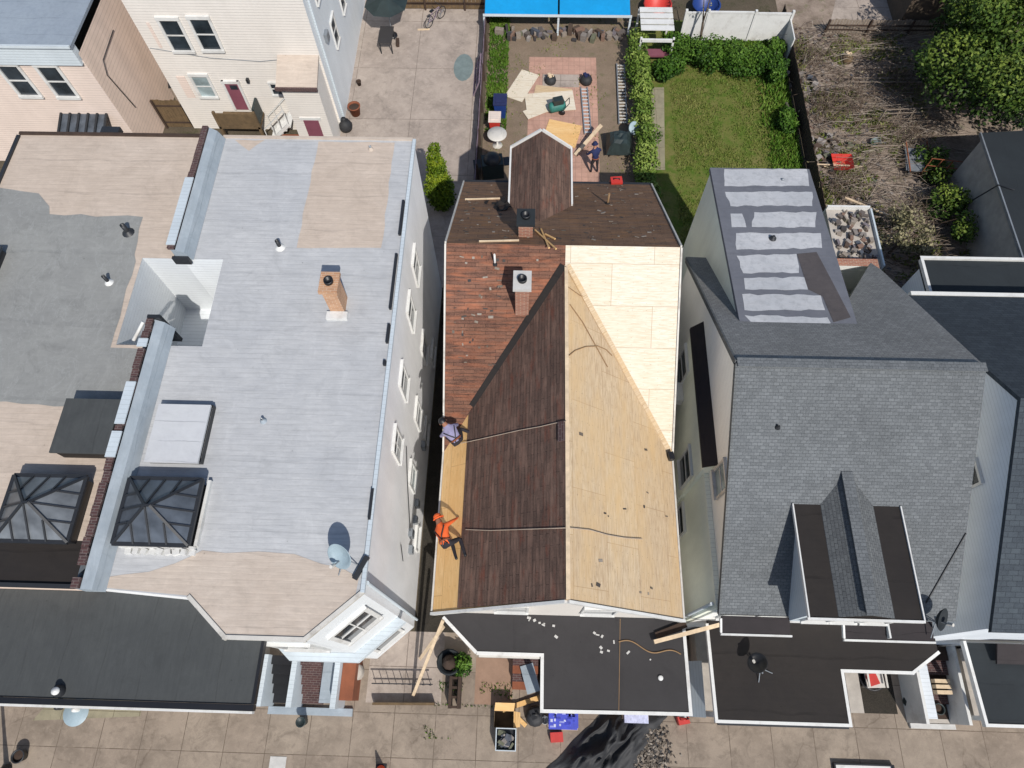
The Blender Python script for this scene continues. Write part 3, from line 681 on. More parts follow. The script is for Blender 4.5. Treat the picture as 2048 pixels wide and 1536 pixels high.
# ------------------------------------------------------------------ porch in front of the left houses
LP = thing('porch', 'tall porch with dark grey strip roof and black gutter in front of the left rowhouses', 'porch', (-13, .7, 0))
LPZ, LPX = 8.3, -6.3
MB().slab([(-20, -.36, LPZ), (LPX, -.36, LPZ), (LPX, 1.055, LPZ), (-6.93, 1.055, LPZ), (-7.97, 1.92, LPZ), (-7.98, 2.09, LPZ), (-20, 2.09, LPZ)], .16).build('roof', 'porchstrip', LP)
g = MB().box(-20, LPX+.08, -.5, -.365, LPZ-.14, LPZ+.04); g.build('gutter', 'black', LP)
MB().box(LPX+.005, LPX+.08, -.36, 1.04, LPZ-.14, LPZ+.035).build('edge_cap', 'black', LP)
MB().box(-20, LPX+.04, -.56, -.505, LPZ-.2, LPZ-.05).build('fascia', 'white', LP)
for x in (-19, -15.5, -12, -9.0): MB().box(x-.07, x+.07, -.3, -.16, 0, LPZ-.16).build('post', 'white', LP)
MB().box(-20, -8.9, -.3, 2.0, 0, .9).build('deck', 'stucco', LP); MB().box(-20, -8.9, -.28, 2.0, 4.3, 4.5).build('upper_deck', 'stucco', LP)
v = thing('porch_vent', 'small white-capped vent at the front edge of the left porch roof', 'vent', (-10.9, -.2, LPZ))
MB().lathe((-10.9, -.2, LPZ), [(.14, 0), (.14, .1), (.1, .16)], 12).build('collar', 'dark', v); MB().lathe((-10.9, -.2, LPZ+.16), [(.09, 0), (.09, .05), (0, .07)], 12).build('cap', 'white', v)
# white entrance stair below the bay
ST = thing('entrance_stoop', 'white-walled entrance stairs under the bay of the silver-roofed house', 'stairs', (-6.6, .3, 0))
for x in (-8.55, -7.55, -6.1): MB().box(x-.09, x+.09, -.55, 1.04, 0, 1.35).build('side_wall', 'sid_bluewhite', ST)
for k in range(5):
    MB().box(-8.45, -7.65, -.45+k*.3, 1.03, .001+.2*k, .2*(k+1)).build('step', 'black', ST)
    MB().box(-7.45, -6.75, -.45+k*.3, 1.03, .001+.2*k, .2*(k+1)).build('step', 'coping', ST)
MB().box(-8.6, -5.7, -.8, -.56, 0, .12).build('landing', 'bluegrey', ST)
MB().box(-6.0, -5.55, -.3, 1.04, 0, 1.0).build('stone_block', 'terracotta', ST); MB().box(-6.74, -6.2, -.4, 1.04, 0, .7).build('ledge', 'bluegrey', ST)
t = thing('planter', 'dark green tall planter at the foot of the white entrance stairs', 'planter', (-7.3, -.85, 0))
MB().lathe((-7.3, -1.0, 0), [(.1, 0), (.16, .5), (.17, .55), (.14, .55), (.12, .5), (0, .5)], 14).build('pot', 'greentarp', t)
# ------------------------------------------------------------------ the house being reroofed (middle)
CX0, CX1, CRX = -2.42, 4.40, 1.07
GZ, EZ, MZ = 9.2, 6.4, 9.5
KM = .58; KB = .64
kL = (GZ-EZ)/(CRX-CX0); kR = (GZ-EZ)/(CX1-CRX)
VY = 12-(MZ-GZ)/KM; EY = 12-(MZ-EZ)/KM      # valley start / end
FY = 2.1
CH = thing('house', 'house with half-stripped roof, bare plywood on the right and old brown shingles on the left', 'house', (1, 9.5, 0))
wx0, wx1 = -2.2, 4.2
zr = lambda x: GZ-(kL*(CRX-x) if x < CRX else kR*(x-CRX))-.06
m = MB()
m.poly([(wx0, 2.35, 0), (wx1, 2.35, 0), (wx1, 2.35, zr(wx1)), (CRX, 2.35, GZ-.06), (wx0, 2.35, zr(wx0))])
zm = lambda y: min(MZ-KM*(12-y), MZ-KB*(y-12))-.08
for x, sgn in ((wx0, 1), (wx1, -1)):
    ys = [16.9, 12, EY, 2.35] if sgn > 0 else [2.35, EY, 12, 16.9]
    pts = [(x, ys[0], 0), (x, ys[3], 0)]+[(x, y, (zm(y) if y >= EY else EZ)) for y in ys[::-1]]
    m.poly(pts)
m.poly([(wx1, 16.9, 0), (wx0, 16.9, 0), (wx0, 16.9, zm(16.9)), (wx1, 16.9, zm(16.9))])
m.build('wall', 'sid_cream', CH)
RA = (CRX, FY, GZ); RB = (CRX, VY, GZ)
T = .12
MB().slab([(CX0, FY-.08, EZ), RA, RB, (CX0, EY, EZ)], T).build('front_gable_deck', 'plyo', CH)
MB().slab([RA, (CX1, FY-.08, EZ), (CX1, EY, EZ), RB], T).build('plywood_gable_slope', 'ply', CH)
xs = -1.7                                        # edge of the shingles still left on
zl = lambda x: GZ-kL*(CRX-x)
vy = lambda x: 12-(MZ-zl(x))/KM
def vline(x): return (x, 12-(MZ-zl(x))/KM, zl(x)+.02)
up = Vector((0, 0, .028))
n_ = [Vector((xs, FY-.02, zl(xs)))+up, Vector((CRX, FY, GZ))+up, Vector((CRX, VY, GZ))+up, Vector((xs, vy(xs), zl(xs)))+up]
MB().slab(n_, .024).build('brown_shingle_slope', 'shbrown', CH)
MB().bar((CRX+.03, FY, GZ+.04), (CRX+.03, VY, GZ+.04), .1, .025).build('ridge_board', 'lumber', CH)
# main roof, front slope: left half still shingled, right half new plywood
fz = lambda y: MZ-KM*(12-y)
MB().slab([(CX0, EY, fz(EY)), (CRX, VY, GZ), (CRX, 12, MZ), (CX0, 12, MZ)], T).build('red_shingle_slope', 'shred', CH)
MB().slab([(CRX, VY, GZ), (CX1, EY, fz(EY)), (CX1, 12, MZ), (CRX, 12, MZ)], T).build('new_plywood_slope', 'plyw', CH)
MB().bar((CRX+.07, VY+.02, GZ+.03), (CX1-.02, EY+.05, EZ+.05), .16, .03).build('valley_board', 'ply', CH)
MB().bar((CRX-.05, VY, GZ+.05), (xs+.1, vy(xs+.1)+.05, zl(xs+.1)+.06), .22, .02).build('valley_flashing', 'rollbrown', CH)
# rear slope with a hole where the rear wing comes through
bz = lambda y: MZ-KB*(y-12)
WL, WR, WC, WZE, WZR = -.68, 1.38, .35, 7.6, 8.42
yR = 12+(MZ-WZR)/KB; yE = 12+(MZ-WZE)/KB
BY = 17.15
MB().slab([(CX0, 12, MZ), (CX1, 12, MZ), (CX1, BY, bz(BY)), (WR-.1, BY, bz(BY)), (WR-.1, yE, bz(yE)), (WC, yR, bz(yR)), (WL+.1, yE, bz(yE)), (WL+.1, BY, bz(BY)), (CX0, BY, bz(BY))], T).build('rear_shingle_slope', 'shback', CH)
WG = MB().prism([(WL+.15, yE-.4), (WR-.15, yE-.4), (WR-.15, 17.3), (WL+.15, 17.3)], 0, lambda p: WZE-.05, bottom=False)
wg = WG.build('rear_wing', 'sid_cream', CH)
m = MB(); e_ = .0
m.slab([(WL, 17.45, WZE), (WL, yE, WZE), (WC, yR, WZR), (WC, 17.45, WZR)], .1); m.slab([(WC, 17.45, WZR), (WC, yR, WZR), (WR, yE, WZE), (WR, 17.45, WZE)], .1)
m.build('wing_roof', 'shbrown', wg)
g = MB(); g.poly([(WR-.15, 17.3, WZE-.05), (WL+.15, 17.3, WZE-.05), (WC, 17.3, WZR-.1)]); g.build('wing_gable', 'sid_cream', wg)
m = MB(); m.bar((WL-.03, yE+.05, WZE+.0), (WL-.03, 17.47, WZE+.0), .06, .12); m.bar((WR+.03, yE+.05, WZE), (WR+.03, 17.47, WZE), .06, .12)
m.bar((WL-.02, 17.49, WZE+.01), (WC-.01, 17.49, WZR+.02), .06, .13); m.bar((WR+.02, 17.49, WZE+.01), (WC+.01, 17.49, WZR+.02), .06, .13)
m.build('wing_trim', 'white', wg)
# rakes and eave trim
for x in (CX0-.03, CX1+.03):
    m = MB(); m.bar((x, EY, EZ-.03), (x, 12, MZ-.03), .05, .14); m.bar((x, 12.01, MZ-.03), (x, BY, bz(BY)-.03), .05, .14); m.bar((x, FY-.05, EZ-.05), (x, EY-.01, EZ-.05), .05, .12)
    m.build('rake_trim', 'offwhite', CH)
MB().bar((CX0-.02, FY-.12, EZ-.06), (CRX-.01, FY-.04, GZ-.06), .07, .16).build('gable_trim', 'white', CH); MB().bar((CX1+.02, FY-.12, EZ-.06), (CRX+.01, FY-.04, GZ-.06), .07, .16).build('gable_trim', 'white', CH)
MB().poly([(CRX-.8, 2.33, 8.3), (CRX+.9, 2.33, 8.3), (CRX, 2.33, 9.05)]).build('gable_panel', 'sid_bluewhite', CH)
MB().box(CX0, CX1, BY+.01, BY+.13, bz(BY)-.16, bz(BY)-.04).build('rear_gutter', 'dark', CH)
for x in (-.3, 2.3): window(CH, (x, 2.35, 5.0), (0, -1, 0), .9, 1.5)
for x in (-1.5, 3.0): window(CH, (x, 16.9, 4.4), (0, 1, 0), .9, 1.4)
for y in (5, 9, 13): window(CH, (wx1, y, 4.6), (1, 0, 0), .8, 1.4)
for y in (5, 9, 13): window(CH, (wx0, y, 4.6), (-1, 0, 0), .8, 1.4)
# brown toe board + offcuts on the stripped strip
# ------------------------------------------------------------------ its front porch
PZ = 3.3
PO = thing('porch', 'flat charcoal-roofed front porch of the house being reroofed, with white edging', 'porch', (1.5, 1, 0))
pp = [(-1.3, 1.2), (.68, 1.2), (.68, -.36), (5.08, -.32), (5.05, 2.34), (-2.4, 2.34), (-2.42, 2.2)]
MB().prism(pp, PZ-.14, PZ).build('roof', 'rollblack', PO)
trim_loop([(p[0]+(.04 if p[0] > 4 else -.04 if p[0] < -2 else 0), p[1]-(.03 if p[1] < 2 else 0)) for p in pp[:5]], PZ-.05, .1, .16, False).build('edge_trim', 'white', PO)
MB().bar((-2.46, 2.2, PZ-.05), (-1.36, 1.18, PZ-.05), .1, .15).build('edge_trim', 'white', PO)
MB().box(-1.28, .6, 1.06, 1.155, PZ-.2, PZ-.02).build('gutter', 'offwhite', PO)
for x, y in ((.8, -.2), (2.8, -.2), (4.85, -.2), (-1.2, 1.35)): MB().box(x-.08, x+.08, y-.08, y+.08, 0, PZ-.14).build('post', 'white', PO)
MB().box(.75, 4.9, -.1, 2.3, 0, .8).build('deck', 'steps', PO)
for k in range(4): MB().box(-.25+0.0, .62, .2+k*.25, 1.3, .001+.2*k, .2*(k+1)).build('step', 'coping' if k % 2 else 'terracotta', PO)
MB().obox((.35, .55, .8), .45, .9, .03, .3).build('ramp_board', 'bluegrey', PO)
seam = MB(); seam.bar((2.98, -.33, PZ+.006), (3.12, 2.3, PZ+.006), .016, .01); so_ = seam.build('roof_seam', 'hose', PO)
# debris on the porch roof
rr_ = random.Random(21)
spots = [(1.05, 2.05), (.35, 2.2), (.6, 2.1), (2.4, 1.85), (2.9, 1.6), (2.6, 1.4), (3.2, 1.3), (1.2, 1.8), (3.9, 1.1)]
for i, (x, y) in enumerate(spots):
    for k in range(rr_.randint(1, 3)):
        m = MB().obox((x+rr_.uniform(-.14, .14), y+rr_.uniform(-.1, .1), PZ), rr_.uniform(.04, .13), rr_.uniform(.03, .09), rr_.uniform(.015, .04), rr_.uniform(0, 3))
        tag(m.build('roofing_scrap', 'cement'), 'pale roofing scrap lying on the charcoal porch roof of the house being reroofed', 'roofing scrap', 'loose scraps on the middle porch roof')
t = tag(MB().lathe((4.28, .62, PZ), [(0, .0), (.08, .01), (.08, .04), (.05, .05), (0, .05)], 10).build('white_bucket_lid', 'white'), 'round white object lying alone on the charcoal porch roof', 'lid')
rp = []
for i in range(24):
    f = i/23; rp.append((3.05+1.9*f, 1.62-.35*f+.1*math.sin(f*9), PZ+.02))
tag(MB().tube(rp, .02, 5).build('rope', 'hose'), 'loose brown rope lying across the charcoal porch roof', 'rope')
def plank(label, p, q, w_=.14, t_=.045, mat='lumber', group=None, cat='plank', name='plank'):
    return tag(MB().bar(p, q, w_, t_).build(name, mat), label, cat, group)
p1, p2 = W(1308, 1284, 3.5), W(1476, 1240, 3.6)
plank('long raw timber plank jutting from the right end of the middle porch roof', p1, p2, .12, .1)
plank('dark timber lying beside the raw plank at the right end of the middle porch roof', W(1312, 1272, 3.36), W(1372, 1248, 3.36), .2, .06, 'wooddark')
q1, q2 = W(826, 1392, .05), Vector((-2.45, 2.1, PZ+.05))
plank('long raw board leaning from the pavement to the corner of the middle porch roof', q1, q2, .1, .05)
plank('short raw board leaning against the corner of the middle porch', W(840, 1318, .05)+Vector((0, 0, 0)), Vector((-2.5, 1.98, 2.6)), .1, .05)

# chimneys and small things on the middle roof
ctop = W(1030, 560, 9.95)
chimney('chimney', 'red brick chimney with white cement cap on the red-brown shingle slope', -.36, .03, 10.22, 10.72, 8.2, 9.85, 'redbrick', 'cement')
c2 = (MZ+KB*12, 0, -KB)
chimney('chimney', 'short brick chimney with dark blue-grey cap behind the ridge', -.32, .1, 12.5, 12.95, 8.7, 9.75, 'redbrick', 'darkroll')
vb = PL(1215, 408, c2); pipe('thin upright vent pipe on the dark rear slope', vb, .6, .045, 'hose', 'rollbrown')
vb = PL(990, 528, (MZ-KM*12, 0, KM)); pipe('thin white vent pipe with pale top on the red-brown shingle slope', vb-Z*.02, .55, .04, 'white', 'dark')
def lump(name, label, cat, p, mats, n=6, s=.18, seed=1, group=None):
    r = random.Random(seed); m = MB()
    for i in range(n): m.obox(Vector(p)+Vector((r.uniform(-s, s), r.uniform(-s, s)*.7, 0)), r.uniform(.1, .25), r.uniform(.08, .2), r.uniform(.06, .2), r.uniform(0, 3), r.random())
    return tag(m.build(name, mats), label, cat, group)
# tar paper, felt rolls, loose scaffold pieces
for (x, y, s, lab) in [(1010, 410, .35, 'dark torn felt scraps beside the brown dormer on the rear slope')]:
    p = PL(x, y, c2); m = MB()
    for k in range(12):
        a = p+Vector((random.uniform(-.7, .2), random.uniform(-.5, .3), 0)); a.z = zpl(c2, a.x, a.y)+.01
        m.obox(a, random.uniform(.2, .5), random.uniform(.1, .25), .02, random.uniform(0, 3), tilt=(-math.atan(KB), 0))
    tag(m.build('felt_scraps', 'rollbrown'), lab, 'roofing felt')
for a, b_, lab in [((958, 484), (1038, 482), 'thin pale batten lying just in front of the short chimney'), ((930, 400), (1000, 398), 'thin pale batten lying left of the brown dormer on the rear slope')]:
    tag(MB().bar(PL(*a, c2)+Z*.03, PL(*b_, c2)+Z*.03, .05, .04).build('roof_batten', 'lumber'), lab, 'batten')
m = MB()
for a, b_ in [((1070, 462), (1112, 500)), ((1082, 460), (1098, 498)), ((1090, 470), (1110, 480))]:
    m.bar(PL(*a, c2)+Z*.05, PL(*b_, c2)+Z*.05, .045, .035)
tag(m.build('roof_bracket', 'plyo'), 'small yellow-brown roof bracket right of the short chimney', 'roof bracket')
MBk = MB(); p = PL(1340, 908, (GZ+kR*CRX, -kR, 0)); MBk.obox((4.34, 6.6, EZ+.04), .16, .22, .25, .2); tag(MBk.build('safety_bracket', 'black'), 'small black bracket at the right eave where the plywood slopes meet', 'bracket')
ra = Vector((CRX, 7.9, GZ+.06)); p = Vector((CRX, WX(1133, 838, CRX).y, GZ))
m = MB().obox((CRX-.06, p.y-.25, GZ-.1), .2, .55, .12, 0, tilt=(0, -.6)); tag(m.build('ridge_anchor', 'coping'), 'dark red roof anchor on the ridge holding the upper rope', 'roof anchor')
def slope_pts(pxs, pl, lift=.05):
    return [PL(x, y, pl)+Z*lift for x, y in pxs]
PLl = (GZ-kL*CRX, kL, 0); PLr = (GZ+kR*CRX, -kR, 0)
rope1 = slope_pts([(922, 888), (960, 880), (1000, 871), (1040, 862), (1080, 855), (1110, 848)], PLl, .07)+[Vector((CRX, p.y, GZ+.08))]
tag(MB().tube(rope1, .012, 5).build('rope', 'rope'), 'upper safety rope running from the ridge anchor to the kneeling worker by the red shingles', 'rope')
rope2 = slope_pts([(932, 1060), (980, 1062), (1040, 1060), (1100, 1058), (1130, 1057)], PLl, .07)+slope_pts([(1140, 1057), (1180, 1061), (1215, 1071), (1250, 1077), (1284, 1079)], PLr, .06)
tag(MB().tube(rope2, .012, 5).build('rope', 'rope'), 'lower safety rope crossing the ridge from the worker in orange', 'rope')
h1 = slope_pts([(1140, 610), (1165, 645), (1190, 690), (1215, 735)], PLr, .03)
h2 = slope_pts([(1138, 712), (1150, 702), (1172, 694), (1196, 693), (1212, 700), (1224, 712)], PLr, .03)
h3 = slope_pts([(1136, 575), (1160, 592), (1180, 600), (1195, 625)], PLr, .03)
for h_, lab in ((h2, 'tan air hose curving across the plywood slope'), (h1, 'thin tan line lying diagonally down the plywood slope'), (h3, 'short tan air hose looped near the top of the plywood slope')):
    tag(MB().tube(h_, .015, 5).build('air_hose', 'hose'), lab, 'air hose')
for nm, pl_c, box_, n_, lab in (('shingle_scraps', (MZ-KM*12, 0, KM), (-2.2, .6, 8.6, 11.8), 70, 'torn shingle scraps scattered over the red-brown slope'), ('shingle_scraps', c2, (-2.2, 4.2, 12.2, 17.0), 170, 'torn felt and shingle scraps scattered over the dark rear slope'), ('wood_chips', PLr, (1.3, 4.2, 2.4, 7.0), 14, 'small chips and nails scattered over the tan plywood slope')):
    m = MB()
    for i in range(n_):
        x, y = random.uniform(box_[0], box_[1]), random.uniform(box_[2], box_[3])
        if nm == 'shingle_scraps' and pl_c is c2 and WL-.2 < x < WR+.2 and y > 13.2: continue
        if pl_c[2] == KM and -.7 < x < .2 and y > 9.9: continue
        tl = (-math.atan(KB), 0) if pl_c is c2 else (math.atan(KM), 0) if pl_c[2] == KM else (0, math.atan(kR))
        m.obox((x, y, zpl(pl_c, x, y)+.005), random.uniform(.03, .15), random.uniform(.02, .09), .01, random.choice((0, .2, -.3)), random.random()*.98+.01, tl)
    tag(m.build(nm, 'rubble'), lab, 'scraps', kind='stuff')
t = thing('tool_case', 'red tool case on the rear edge of the dark shingle slope', 'tool case', PL(1232, 366, c2))
p = PL(1232, 366, c2); MB().obox(p-Z*.12, .42, .3, .3, .1).build('case', 'red', t); MB().tube([p+Vector((-.1, 0, .18)), p+Vector((-.1, 0, .25)), p+Vector((.1, 0, .25)), p+Vector((.1, 0, .18))], .02, 6).build('handle', 'black', t)

# ------------------------------------------------------------------ grey-shingled house on the right
GX0, GX1 = 5.47, 11.86
RY, RZ, KS = 8.05, 10.0, .65
GFY, GBY, GEZ = 2.2, 13.9, 6.2
GH = thing('house', 'grey asphalt-shingled house with flat-topped dormer, right of the house being reroofed', 'house', (8.7, 8, 0))
m = MB()
for x, s_ in ((GX0+.08, 1), (GX1-.08, -1)):
    a = [(x, GBY-.15, 0), (x, GFY+.15, 0), (x, GFY+.15, GEZ), (x, RY, RZ-.14), (x, GBY-.15, GEZ)]
    if s_ < 0: a = a[::-1]
    m.poly(a)
wallquad(m, (GX0+.08, GFY+.15), (GX1-.08, GFY+.15), 0, GEZ); wallquad(m, (GX1-.08, GBY-.15), (GX0+.08, GBY-.15), 0, GEZ)
m.build('wall', 'sid_blush', GH)
FSp = (RZ-KS*RY, 0, KS); BSp = (RZ+KS*RY, 0, -KS)
MB().slab([(GX0, GFY, zpl(FSp, 0, GFY)), (GX1, GFY, zpl(FSp, 0, GFY)), (GX1, RY, RZ), (GX0, RY, RZ)], .14).build('front_roof_slope', 'shg', GH)
MB().slab([(GX0, RY, RZ), (GX1, RY, RZ), (GX1, 13.4, zpl(BSp, 0, 13.4)), (GX1-.1, GBY, zpl(BSp, 0, GBY)), (9.95, 11.5, zpl(BSp, 0, 11.5)), (9.5, 11.4, zpl(BSp, 0, 11.4)), (9.5, GBY, zpl(BSp, 0, GBY)), (GX0, 14.1, zpl(BSp, 0, 14.1))], .14).build('rear_roof_slope', 'shg_brightened', GH)
MB().bar((GX0, RY, RZ+.015), (GX1, RY, RZ+.015), .25, .03).build('ridge_cap', 'shg', GH)
m = MB()
for x in (GX0-.02,): m.bar((x, GFY, GEZ-.06), (x, RY, RZ-.06), .05, .16); m.bar((x, GBY, GEZ-.06), (x, RY+.01, RZ-.06), .05, .16)
m.build('rake_trim', 'shg_side', GH)
# pale lower wall on the alley side: wall section set proud + side bay with a dark pent roof
SB = MB().prism([(5.26, 6.25), (5.546, 6.25), (5.546, 10.7), (5.26, 10.7)], 0, 6.85, bottom=False, top=False).build('side_bay', 'sid_green', GH)
MB().slab([(5.18, 6.2, 6.9), (5.546, 6.2, 7.15), (5.546, 10.9, 7.15), (5.18, 10.8, 6.9)], .12).build('pent_roof', 'pent', SB)
MB().box(5.4, 5.546, 2.4, 6.34, 0, 6.12).build('lower_wall', 'sid_green', GH)
window(SB, (5.26, 10.2, 5.2), (-1, 0, 0), .9, 1.5); window(SB, (5.26, 6.9, 4.6), (-1, 0, 0), .9, 1.5)
window(GH, (GX0+.08, 5.7, 7.35), (-1, 0, 0), .75, 1.1, frame='offwhite', glass='glass_pale')
window(GH, (5.4, 5.6, 2.6), (-1, 0, 0), .9, 1.4)
ac = thing('air_conditioner', 'white window air conditioner hanging on the alley side of the grey-shingled house', 'air conditioner', (5.1, 9.4, 4.6))
MB().box(4.86, 5.256, 9.1, 9.75, 4.6, 5.02).build('casing', 'white', ac); MB().box(4.85, 4.862, 9.15, 9.7, 4.64, 4.98).build('grille', 'galv', ac)
MB().tube([(5.32, 2.5, .05), (5.32, 2.5, 6.0)], .05, 8).build('downpipe', 'sid_bluewhite', GH)
# rear flat-roofed wing (rises out of the rear slope)
TW = MB().prism([(6.16, 10.2), (9.44, 10.2), (9.44, 16.5), (6.16, 16.5)], 0, lambda p: 8.72-.15*(p[1]-10.05)-.12, bottom=False).build('rear_wing', 'sid_green', GH)
tz = lambda y: 8.72-.15*(y-10.05)
MB().slab([(6.12, 10.0, tz(10.0)), (9.48, 10.0, tz(10.0)), (9.48, 16.6, tz(16.6)), (6.12, 16.6, tz(16.6))], .14).build('flat_roof', 'grey_tar', TW)
sp = [((445, 75), (1120, 75), (1140, 215), (445, 215)), ((450, 262), (1165, 262), (1165, 378), (495, 378)), ((495, 440), (590, 440), (625, 552), (505, 552)), ((690, 428), (1200, 428), (1190, 552), (670, 548)),
      ((540, 600), (1235, 600), (1245, 722), (545, 735)), ((545, 785), (1035, 770), (1055, 925), (600, 928)), ((605, 968), (1110, 962), (1130, 1062), (615, 1060)), ((590, 1100), (1235, 1110), (1270, 1230), (610, 1230)), ((610, 1272), (1290, 1290), (1320, 1345), (680, 1345))]
tp = (8.72+.15*10.05, 0, -.15)
for q in sp:
    pts = [PL(1340+a/4.096, 320+b_/4.096, tp) for a, b_ in q]
    rg = ragged([(v_.x, v_.y) for v_ in pts][::-1], .22, .035, random.Random(int(q[0][0])))
    MB().poly([(a.x, a.y, tz(a.y)+.006) for a in rg]).build('painted_strip', 'white_strip', TW)
q = [(1040, 770), (1200, 755), (1330, 1000), (1480, 1290), (1340, 1330), (1250, 1120), (1130, 1060)]
pts = [PL(1340+a/4.096, 320+b_/4.096, tp) for a, b_ in q]
pts = [Vector((min(a.x, 9.46), a.y, 0)) for a in pts][::-1]
MB().poly([(a.x, a.y, tz(a.y)+.010) for a in pts]).build('worn_roof_patch', 'brown_tar', TW)
vp = PL(1545, 478, tp); MB().lathe(vp, [(.12, 0), (.1, .06), (.05, .08), (.05, .14), (0, .14)], 10).build('vent_stub', 'dark', TW)
vp = PL(1565, 360, tp); MB().lathe(vp, [(.06, 0), (.04, .06), (0, .08)], 8).build('vent_stub', 'galv', TW)
window(TW, (7.7, 16.5, 5.8), (0, 1, 0), .9, 1.4)
# front dormer: shed roof in dark roofing with a shingled gable on top
DX0, DX1, DZ, DFY = 7.33, 9.9, 7.94, 2.08
dyb = (DZ-FSp[0])/KS
DM = MB()
DM.poly([(DX0, DFY, zpl(FSp, 0, DFY)), (DX1, DFY, zpl(FSp, 0, DFY)), (DX1, DFY, DZ-.08), (DX0, DFY, DZ-.08)])
DM.poly([(DX0, DFY, zpl(FSp, 0, DFY)-.05), (DX0, DFY, DZ-.08), (DX0, dyb, DZ-.08)]); DM.poly([(DX1, DFY, zpl(FSp, 0, DFY)-.05), (DX1, dyb, DZ-.08), (DX1, DFY, DZ-.08)])
dm = DM.build('dormer', 'sid_bluewhite', GH)
MB().slab([(DX0-.12, DFY-.08, DZ), (DX1+.12, DFY-.08, DZ), (DX1+.12, dyb+.02, DZ), (DX0-.12, dyb+.02, DZ)], .12).build('dormer_roof', 'rollbrown', dm)
gx0, gx1, gxc, gze = 7.93, 9.33, 8.55, DZ+.0
gzr = DZ+.5; yr_ = (gzr-FSp[0])/KS
m = MB(); m.slab([(gx0, DFY-.06, gze+.004), (gxc, DFY-.06, gzr), (gxc, yr_, gzr), (gx0, dyb, gze+.004)], .03); m.slab([(gxc, DFY-.06, gzr), (gx1, DFY-.06, gze+.004), (gx1, dyb, gze+.004), (gxc, yr_, gzr)], .03)
m.build('dormer_gable', 'shg_side', dm)
MB().bar((gxc, DFY-.06, gzr+.015), (gxc, yr_, gzr+.015), .3, .03).build('gable_ridge_cap', 'shg', dm)
m = MB(); m.bar((DX0-.14, DFY-.1, DZ+.0), (DX0-.14, dyb, DZ), .035, .1); m.bar((DX1+.14, DFY-.1, DZ), (DX1+.14, dyb, DZ), .035, .1); m.bar((DX0-.18, DFY-.12, DZ-.03), (DX1+.16, DFY-.12, DZ-.03), .06, .12); m.build('dormer_trim', 'white', dm)
for x in (7.85, 8.6, 9.4): window(dm, (x, DFY, 7.1), (0, -1, 0), .6, .9)
# front pent strips at eave height
for x0, x1, y0, z in ((5.5, 7.35, 1.72, 6.12), (8.82, 11.2, 1.66, 6.12)):
    s1 = MB().slab([(x0, y0, z), (x1, y0, z), (x1, 2.16, z+.12), (x0, 2.16, z+.12)], .1).build('front_pent', 'pent', GH)
    MB().bar((x0-.04, y0-.03, z-.03), (x1+.04, y0-.03, z-.03), .05, .1).build('front_pent_trim', 'white', s1)
    MB().bar((x0-.03, y0+.02, z-.02), (x0-.03, 2.1, z+.1), .05, .1).build('front_pent_trim', 'white', s1)
MB().box(9.95, 10.0, 1.7, 2.14, 6.13, 6.28).build('pent_divider', 'white', GH)
for x in (6.4, 8.4, 10.6): window(GH, (x, GFY+.15, 4.9), (0, -1, 0), .9, 1.4)
# porch
RP = thing('porch', 'flat brown-black roofed front porch of the grey-shingled house', 'porch', (7.5, 1, 0))
rp_ = [(5.9, -.5), (9.86, -.5), (9.86, 1.0), (12.0, 1.0), (12.9, 1.6), (12.9, 2.34), (5.88, 2.34)]
MB().prism(rp_, 3.06, 3.2).build('roof', 'rollbrown', RP)
trim_loop([(5.86, 2.2)]+[(p_[0], p_[1]-.02) for p_ in rp_[:5]], 3.14, .09, .15, False).build('edge_trim', 'white', RP)
MB().box(5.95, 9.8, -.62, -.56, 3.02, 3.2).build('gutter', 'dark', RP)
for x, y in ((6.05, -.35), (9.7, -.35), (12.6, 1.5)): MB().box(x-.08, x+.08, y-.08, y+.08, 0, 3.05).build('post', 'white', RP)
MB().box(6.0, 9.7, -.25, 2.3, 0, .9).build('deck', 'stucco', RP)
sh = MB().slab([(5.35, -.45, 1.3), (5.84, -.45, 2.2), (5.84, 1.2, 2.2), (5.35, 1.2, 1.3)], .06); sh.build('side_awning', 'sid_bluewhite', RP)
m = MB().bar((5.4, -.45, .02), (5.4, -.45, 1.28), .06); m.bar((5.4, 1.15, .02), (5.4, 1.15, 1.28), .06); m.build('awning_post', 'white', RP)
dish('black satellite dish on its bracket on the roof of the right porch', (7.42, .85, 3.2), (7.2, 1.08, 3.65), (-.5, .2, .8), .3, 'black', True, .3)
dish('dark satellite dish at the front eave corner of the grey-shingled house', (11.2, 2.0, 6.26), (11.0, 2.2, 6.85), (.6, -.4, .65), .3, 'darkroll', True, .4)
tag(MB().tube([Vector((11.0, 2.6, zpl(FSp, 0, 2.6)+.02)), Vector((11.4, 3.4, zpl(FSp, 0, 3.4)+.02)), Vector((11.85, 4.3, zpl(FSp, 0, 4.3)+.02))], .02, 5).build('dish_cable', 'dark'), 'dark cable running up the grey shingles from the eave corner dish', 'cable')
p = PL(1555, 855, FSp); pipe('tiny dark vent in the middle of the grey shingle slope', p, .05, .04, 'dark', 'dark')

